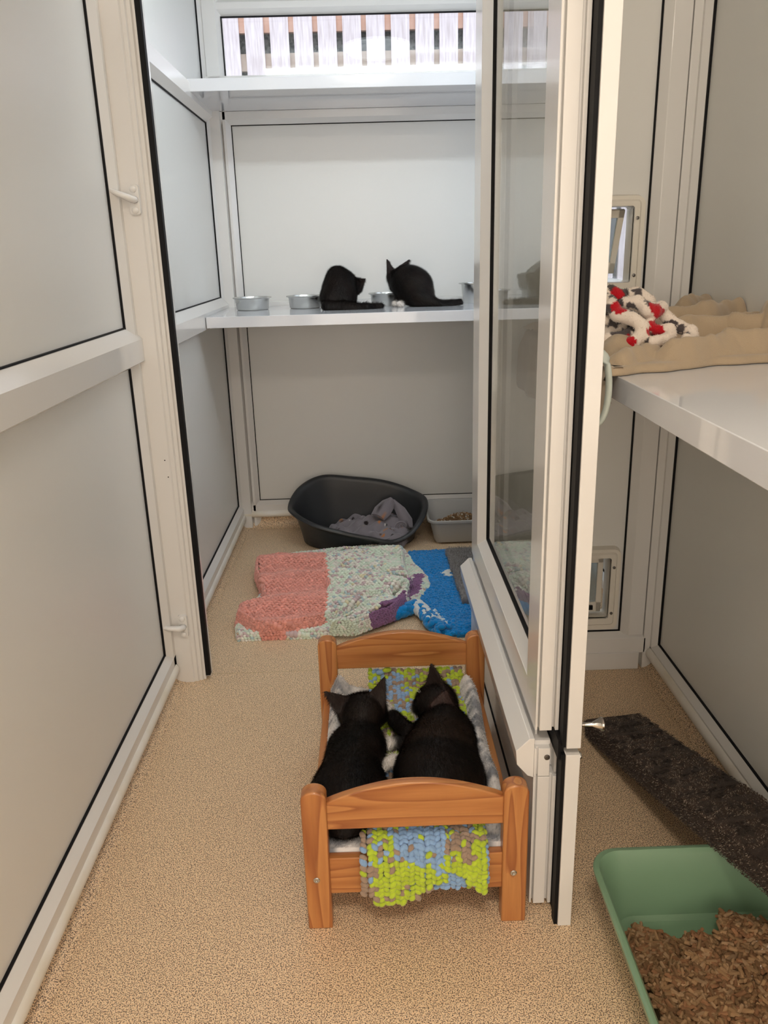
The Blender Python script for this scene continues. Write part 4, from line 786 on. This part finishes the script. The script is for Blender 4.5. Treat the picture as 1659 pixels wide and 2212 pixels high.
def gfc(P):
    C = np.tile(np.array(srgb(128, 122, 128)), (len(P), 1)); a = vnoise(P[:, 0], P[:, 1], P[:, 2], 70, 41); b = vnoise(P[:, 0], P[:, 1], P[:, 2], 95, 43)
    C[(a > .6) & (b > 0.1)] = srgb(178, 116, 68); C[(a < -.75) & (b > .1)] = srgb(40, 34, 34); C[(b > 1.0)] = srgb(206, 198, 192); C[(a > .65) & (b < -.35)] = srgb(96, 66, 52); return C
m = MB(); hfield(m, np.arange(-.26, .18, .003), np.arange(2.90, 3.20, .003), gfh, lambda X, Y: gfc(np.stack([X.ravel(), Y.ravel(), gfh(X, Y).ravel()], -1)).reshape(X.shape+(3,)), .013, lambda X, Y: polyd(GFP, X, Y) > 0)
def fold(pts, w_, th=.006):
    """thick turned-over flap of fleece following pts, each with its own half width"""
    V = []; n = len(pts); pts = np.array(pts); C_ = []
    for i in range(n):
        t_ = nrm(pts[min(i+1, n-1)]-pts[max(i-1, 0)]); s_ = nrm(np.cross(t_, (0, -.6, .8))); u_ = np.cross(s_, t_)
        for a in np.linspace(0, 2*math.pi, 17)[:-1]: V.append(pts[i]+s_*w_[i]*math.cos(a)+u_*(th*math.sin(a)+.012*math.cos(a)**2*(1 if u_[2] > 0 else -1)*-1))
    V = np.array(V); m.add(V, [(q*16+k, q*16+(k+1) % 16, (q+1)*16+(k+1) % 16, (q+1)*16+k) for q in range(n-1) for k in range(16)]+[tuple(range(16))[::-1], tuple(range((n-1)*16, n*16))], gfc(V))
fold([B_(846, 1076, 3.07), B_(838, 1086, 3.06), B_(826, 1100, 3.04), B_(816, 1114, 3.01)], [.012, .030, .036, .030])
fold([B_(850, 1080, 3.075), B_(866, 1100, 3.05), B_(878, 1122, 3.03), B_(882, 1140, 3.0)], [.008, .022, .026, .020])
for r_ in (.021, .013, .006): m.tube([B_(866, 1136, 2.99)+np.array((r_*math.cos(a), -.02*math.sin(a)*0, r_*.8*math.sin(a))) for a in np.linspace(0, 2*math.pi, 20)], .004, 8, np.array(srgb(128, 122, 128)), cap=False)
tag(m.build('grey_fleece', PLUSH, smooth=True, angle=60), 'grey fleece with orange and brown animal print bundled inside the dark basket', 'blanket')
# ------------------------------------------------------------------ litter trays
def tub(t, name, m_, x0, x1, y0, y1, H, r, taper, lip, bz=0):
    m = MB(); A = lambda o, rr: rrect(x0+o, x1-o, y0+o, y1-o, max(rr, .004), 8); L = [(A(taper+.006, r*.7), bz), (A(taper, r*.8), bz+.008), (A(.004, r), H-.010), (A(-lip, r+lip), H-.010), (A(-lip-.001, r+lip), H-.002), (A(-lip+.002, r), H), (A(.001, r), H), (A(.003, r), H-.003), (A(.006, r), H-.008), (A(taper+.004, r*.8), bz+.012), (A(taper+.012, r*.7), bz+.006)]
    n = len(L[0][0]); V = [(x, y, z) for P, z in L for x, y in P]; k = len(L)
    m.add(V, [(q*n+i, q*n+(i+1) % n, (q+1)*n+(i+1) % n, (q+1)*n+i) for q in range(k-1) for i in range(n)]+[tuple(range(n))[::-1], tuple(range((k-1)*n, k*n))])
    return m.build(name, m_, t, smooth=True, angle=35)
gt = thing('litter_tray', 'pale grey litter tray with rounded corners by the back wall, beside the dark basket', 'litter tray', (.40, 3.07, 0))
tub(gt, 'tray_body', mat('grey_plastic', srgb(166, 164, 160), .35), .214, .60, 2.922, 3.208, .106, .035, .022, .005, .008)
for fx in (.258, .56): m = MB(); m.lathe([(.001, 0), (.012, 0), (.018, .006), (.016, .014), (.01, .018)], (fx, 2.978, 0), 20); m.build('foot', bpy.data.materials['grey_plastic'], gt, smooth='full')
def pellets(n, rx, ry, hf, lenr, rad, pal, label, name, okf, origin):
    m = MB(); seg = 6; x = rng.uniform(*rx, n*2); y = rng.uniform(*ry, n*2); k = okf(x, y); x, y = x[k][:n], y[k][:n]; n = len(x)
    z = hf(x, y)+rad*.6-rng.random(n)*rad*2.2; a = rng.uniform(0, 2*math.pi, n); p = rng.normal(scale=.28, size=n)
    D = np.stack([np.cos(a)*np.cos(p), np.sin(a)*np.cos(p), np.sin(p)], -1); U = nrm(np.cross(D, (0, 0, 1.))); W_ = np.cross(U, D); L_ = rng.uniform(*lenr, n)[:, None]/2; P = np.stack([x, y, z], -1); V = []
    rr = rad*rng.uniform(.85, 1.1, (n, 1)); bend = W_*rng.normal(scale=.06, size=(n, 1))*L_
    for e, q in ((-1, .75), (-.9, 1), (0, 1.03), (.9, 1), (1, .75)):
        for s_ in range(seg): t_ = 2*math.pi*s_/seg; V.append(P+D*L_*e+bend*(1-abs(e))+rr*q*(U*math.cos(t_)+W_*math.sin(t_)))
    V = np.stack(V, 1); nv = 5*seg; base = [(r*seg+s_, r*seg+(s_+1) % seg, (r+1)*seg+(s_+1) % seg, (r+1)*seg+s_) for r in range(4) for s_ in range(seg)]
    Fc = (np.array(base)[None]+(np.arange(n)*nv)[:, None, None]).reshape(-1, 4).tolist()
    caps = np.array([list(range(seg))[::-1], list(range(4*seg, 5*seg))]); Fc += (caps[None]+(np.arange(n)*nv)[:, None, None]).reshape(-1, seg).tolist()
    C = np.array(pal)[rng.integers(0, len(pal), n)]*rng.uniform(.75, 1.15, (n, 1)); m.add(V.reshape(-1, 3), Fc, np.repeat(C, nv, axis=0))
    return m, C
WPAL = [srgb(138, 108, 76), srgb(154, 122, 88), srgb(122, 92, 64), srgb(160, 130, 98), srgb(138, 100, 70)]
lf = lambda x, y: .014+.066*np.exp(-((x-.36)/.10)**2-((y-3.09)/.085)**2)
m, C = pellets(1700, (.24, .57), (2.97, 3.19), lf, (.006, .012), .0024, WPAL+[srgb(190, 180, 165)], '', '', lambda x, y: np.abs(x) < 9, None)
hfield(m, np.linspace(.245, .565, 30), np.linspace(2.972, 3.18, 20), lambda X, Y: lf(X, Y)-.001, lambda X, Y: np.ones(X.shape+(1,))*np.array(srgb(110, 84, 58)), .009)
tag(m.build('wood_litter', MATT, smooth=False), 'heap of brown wood litter inside the grey tray', 'cat litter', kind='stuff')
TX0, TX1, TY0, TY1, TH = .352, .735, .58, 1.112, .122
gr = thing('litter_tray', 'large sage green litter tray full of wood pellets in the right foreground', 'litter tray', ((TX0+TX1)/2, (TY0+TY1)/2, 0))
tub(gr, 'tray_body', mat('sage_plastic', srgb(120, 152, 122), .3, coat=.15), TX0, TX1, TY0, TY1, TH, .045, .028, .007)
def pf(x, y):
    ed = np.clip((y-.98-.05*np.sin(x*26))/.05, 0, 1); lo_ = np.clip((.425-x)/.03, 0, 1)
    return .014+.036*(1-.75*ed)*(1-.35*lo_)+.014*np.exp(-((x-.60)/.07)**2-((y-.98)/.08)**2)+.004*vnoise(x, y, 0, 45, 5)
okp = lambda x, y: (x > .392+.0*y)&(y < 1.035+.022*np.sin(x*34+.5)-.5*np.clip(.43-x, 0, 1)-.03*np.exp(-((x-.52)/.02)**2))&(x < .70)
m, C = pellets(5200, (.385, .70), (.62, 1.07), pf, (.012, .024), .0031, WPAL, '', '', okp, None)
hfield(m, np.linspace(.388, .700, 60), np.linspace(.62, 1.06, 80), lambda X, Y: pf(X, Y)-.004, lambda X, Y: np.ones(X.shape+(1,))*np.array(srgb(104, 78, 54)), .008, okp)
X, Y = rng.normal(.64, .035, 260), rng.normal(.93, .06, 260); k = okp(X, Y); X, Y = X[k], Y[k]; blobs(m, np.stack([X, Y, pf(X, Y)+.002], -1), rng.normal(size=(len(X), 3)), rng.normal(size=(len(X), 3)), np.tile(np.array(srgb(196, 176, 158)), (len(X), 1)), (.0028, .002, .0018), None, .4)
tag(m.build('wood_pellets', MATT, smooth=True, angle=50), 'brown wood pellet litter filling the sage green tray', 'cat litter', kind='stuff')
# ------------------------------------------------------------------ carpeted ramp
RD = np.array((.150, -1, .235)); RD /= np.linalg.norm(RD); RS = nrm(np.cross(RD, (0, 0, 1.)))*-1; RS = RS if RS[0] > 0 else -RS; RN = np.cross(RS, RD); RN = RN if RN[2] > 0 else -RN
r0 = np.array((.478, 1.628, .044)); RW, RL, RT = .138, .80, .042
def rp(u, v, w_): return r0+RS*np.asarray(u)[..., None]+RD*np.asarray(v)[..., None]+RN*np.asarray(w_)[..., None]
CARP = mat('brown_carpet', (.05, .04, .035), .85, attr=True, spec=.25, sheen=.1)
def ccol(n): return np.where(rng.random((n, 1)) < .16, np.array(srgb(160, 146, 130)), np.array(srgb(78, 64, 56)))*rng.uniform(.7, 1.2, (n, 1))
# rounded-rectangle cross section swept along the ramp
A = [(-RW/2+RW/2+x, y) for x, y in rrect(0, RW, -RT, 0, .008, 4)]; nA = len(A); vs = np.linspace(0, RL, 140); V = []
for v in vs:
    for u, w_ in A: V.append(rp(u, v, w_)+RN*.0012*vnoise(np.array(u), np.array(v), w_, 160, 5)+RS*.001*vnoise(np.array(v), np.array(w_), u, 120, 8))
V = np.array(V); m = MB(); m.add(V, [(q*nA+i, q*nA+(i+1) % nA, (q+1)*nA+(i+1) % nA, (q+1)*nA+i) for q in range(139) for i in range(nA)]+[tuple(range(nA)), tuple(range(139*nA, 140*nA))[::-1]], np.array(srgb(66, 54, 47)))
rmp = m.build('carpeted_ramp', CARP, smooth=True, angle=60); tag(rmp, 'dark brown carpeted ramp sloping over the green tray at the right', 'ramp')
n = 42000; u = rng.uniform(0, RW, n); v = rng.uniform(0, RL, n); P = rp(u, v, np.zeros(n)); m = MB(); cur = np.stack([np.cos(vnoise(u, v, 0, 110, 1)*4), np.sin(vnoise(u, v, 0, 110, 1)*4)], -1); D = RS*cur[:, :1]+RD*cur[:, 1:]+RN*.55
strands(m, P-RN*.0005, np.tile(RN, (n, 1)), D, .0032, .0008, ccol(n)); n = 14000; v = rng.uniform(0, RL, n); w_ = rng.uniform(-RT, 0, n); P = rp(np.zeros(n), v, w_); strands(m, P, np.tile(-RS, (n, 1)), -RS*.5+rng.normal(scale=.6, size=(n, 3)), .0032, .0007, ccol(n)*.9)
m.build('pile', CARP, rmp)['kind'] = 'stuff'
# ------------------------------------------------------------------ blankets on the right shelf
SZ = .906
BP = [(.372, 1.235), (.41, 1.243), (.47, 1.262), (.53, 1.295), (.60, 1.315), (.75, 1.345), (.75, 1.925), (.372, 1.925)]
RID = [((.40, 1.28), (.47, 1.33), .022, .026), ((.50, 1.31), (.60, 1.365), .024, .036), ((.60, 1.37), (.75, 1.385), .022, .042), ((.46, 1.36), (.53, 1.40), .03, .030), ((.56, 1.46), (.75, 1.50), .026, .058), ((.42, 1.38), (.55, 1.50), .04, .04), ((.56, 1.60), (.64, 1.57), .03, .066), ((.64, 1.57), (.745, 1.63), .03, .074), ((.50, 1.70), (.60, 1.85), .05, .05), ((.66, 1.72), (.745, 1.80), .04, .074), ((.40, 1.5), (.45, 1.9), .05, .04), ((.71, 1.42), (.745, 1.52), .022, .082), ((.66, 1.47), (.72, 1.42), .018, .060)]
def bfh(X, Y):
    h = .007+.003*vnoise(X, Y, 0, 26, 2)
    for a, b, w_, q in RID: h = np.maximum(h, q*np.exp(-(seg_d(X+.008*np.sin(Y*40), Y+.006*np.sin(X*50), a, b)/w_)**2)+.004)
    return h+.005*vnoise(X*1.5, Y, 0, 40, 12)+.0035*vnoise(X, Y, 0, 85, 15)
def bf(X, Y): return SZ+.002+bfh(X, Y)
BE = np.array(srgb(178, 158, 132))
m = MB(); xs = np.linspace(.364, .751, 140); front = np.interp(xs, [q[0] for q in BP[:6]], [q[1] for q in BP[:6]])+.004*np.sin(xs*47)+.003*np.sin(xs*90+1); tt = np.linspace(0, 1, 150); rows = []
for v in tt:
    y = front+(1.925-front)*v**1.4; a_ = np.clip((y-front)/.03, 0, 1); rows.append(np.stack([xs, y, SZ+.001+(bf(xs, y)-SZ-.001)*1.0], -1))
G = np.array(rows); d_ = G[..., 1]-front[None]; puff = .013*np.sqrt(np.clip(1-(1-np.clip(d_/.013, 0, 1))**2, 0, 1)); hh = bfh(G[..., 0], G[..., 1])*np.clip(d_/.028, 0, 1)**.55; G[..., 2] = SZ+.001+np.maximum(puff, hh+puff*.4)
G0 = G[:1].copy(); G0[..., 1] += .004; G0[..., 2] = SZ+.0008; G = np.concatenate([G0, G]); sh = G.shape[0]*G.shape[1]; m.grid(G.transpose(1, 0, 2), np.tile(BE, (sh, 1)))
# part hanging over the shelf edge
ys = np.linspace(1.236, 1.90, 90); P = []
for k_, (xo, z) in enumerate([(.010, SZ+.014), (-.004, SZ+.014), (-.016, SZ+.008), (-.022, SZ-.006), (-.024, SZ-.03), (-.025, SZ-.06), (-.026, SZ-.09), (-.026, SZ-.125), (-.022, SZ-.135), (-.014, SZ-.130), (-.012, SZ-.09), (-.011, SZ-.04), (-.008, SZ+.000), (.006, SZ+.002)]):
    dz = np.where(z < SZ-.02, (.014*np.sin(ys*9+1)+.075*np.exp(-(ys-1.236)/.03)+.02)*np.clip((SZ-z)/.12, 0, 1), 0); xw = -.006*np.sin(ys*60)*(z < SZ-.01)-.004*np.sin(ys*23+k_*.3)*(z < SZ-.01)
    P.append(np.stack([.383+xo+np.where(xo > -.013, 0, xw), ys, z+dz], -1))
m.grid(np.array(P), np.tile(BE, (len(P)*90, 1)))
bb = m.build('beige_fleece', PLUSH, smooth='full')
def fuzz(o, mb, n, L, W, parent, jit=.1):
    V = np.concatenate(mb.v); Cv = np.concatenate(mb.c); Q = np.array([f for f in mb.f if len(f) == 4]); P, N, idx = tri_sample(V, Q, n); c = Cv[Q[idx, 0]]*rng.uniform(1-jit, 1+jit, (n, 1))
    f = MB(); strands(f, P-N*.0004, N, N+rng.normal(scale=.7, size=P.shape)+(.5, -.3, -.2), L, W, c); f.build('pile', PLUSH, parent)['kind'] = 'stuff'
tag(bb, 'plain beige fleece blanket rumpled over the right shelf and hanging off its edge', 'blanket')
T_ = lambda *l: [at(x, y, 'y', d) for x, y, d in l]
rf = [sd_ell((.455, 1.435, .945), (.055, .04, .035)), sd_ell((.51, 1.44, .935), (.05, .04, .024)), sd_ell((.46, 1.47, .955), (.065, .06, .045)), sd_ell((.52, 1.49, .945), (.06, .05, .030)), sd_ell((.43, 1.52, .965), (.05, .07, .05)), sd_ell((.57, 1.48, .93), (.04, .04, .018))]
for l, r in ((T_((1300, 665, 1.41), (1315, 650, 1.42), (1322, 662, 1.40), (1335, 680, 1.385), (1362, 686, 1.37), (1386, 703, 1.365), (1386, 724, 1.36), (1366, 742, 1.36), (1335, 750, 1.37), (1290, 757, 1.38)), .0115), (T_((1352, 655, 1.41), (1378, 652, 1.40), (1398, 670, 1.385), (1412, 674, 1.39), (1428, 664, 1.41)), .0115), (T_((1402, 664, 1.42), (1422, 668, 1.42), (1446, 692, 1.41), (1468, 706, 1.40), (1492, 716, 1.39), (1496, 728, 1.38), (1482, 732, 1.37)), .0105),
             (T_((1402, 690, 1.395), (1402, 706, 1.38), (1418, 714, 1.38), (1446, 710, 1.38), (1450, 722, 1.37), (1436, 732, 1.36), (1410, 738, 1.35)), .009), (T_((1300, 690, 1.42), (1340, 694, 1.41), (1365, 700, 1.40)), .010), (T_((1300, 730, 1.39), (1345, 726, 1.38), (1362, 718, 1.38)), .009), (T_((1300, 640, 1.44), (1318, 630, 1.44), (1338, 640, 1.44), (1345, 655, 1.43)), .012), (T_((1330, 645, 1.46), (1375, 638, 1.46), (1400, 655, 1.45)), .014)):
    rf += polytube(l, r)
RED_AT = [at(x, y, 'y', d) for x, y, d in ((1333, 632, 1.43), (1337, 666, 1.385), (1412, 665, 1.385), (1426, 678, 1.385), (1412, 706, 1.38), (1420, 716, 1.38), (1345, 744, 1.36), (1360, 738, 1.36), (1392, 718, 1.37))]
GRY_AT = [at(x, y, 'y', d) for x, y, d in ((1340, 655, 1.40), (1362, 664, 1.385), (1370, 672, 1.38), (1400, 656, 1.39), (1420, 692, 1.39), (1448, 700, 1.40), (1462, 716, 1.40), (1475, 712, 1.38), (1376, 632, 1.45), (1318, 645, 1.42), (1330, 700, 1.40), (1350, 716, 1.38), (1330, 722, 1.385), (1400, 735, 1.36), (1366, 706, 1.38), (1312, 668, 1.40))]
def rfc(P):
    C = np.tile(np.array(srgb(236, 222, 208)), (len(P), 1)); a = vnoise(P[:, 0], P[:, 1]*1.4, P[:, 2], 75, 71); jit = .003*vnoise(P[:, 0], P[:, 1], P[:, 2], 300, 72)
    deep = P[:, 1] > 1.412+.03*(P[:, 2]-.95); C[(a > .45) & deep] = srgb(70, 62, 62)
    for q in GRY_AT: C[np.linalg.norm((P-q)*(1, .6, 1.2), axis=1)+jit*1.6 < .0095] = srgb(84, 76, 76)
    for q in RED_AT: C[np.linalg.norm((P-q)*(1, .6, 1), axis=1)+jit < .0115] = srgb(186, 20, 34)
    return C
o = sdf_cloth('patterned_fleece', rf, (.36, 1.32, .905), (.64, 1.60, 1.04), .0032, rfc, PLUSH, (.0012, 90), .0035); tag(o, 'cream fleece with red and dark grey pattern bunched on top of the beige one', 'blanket')
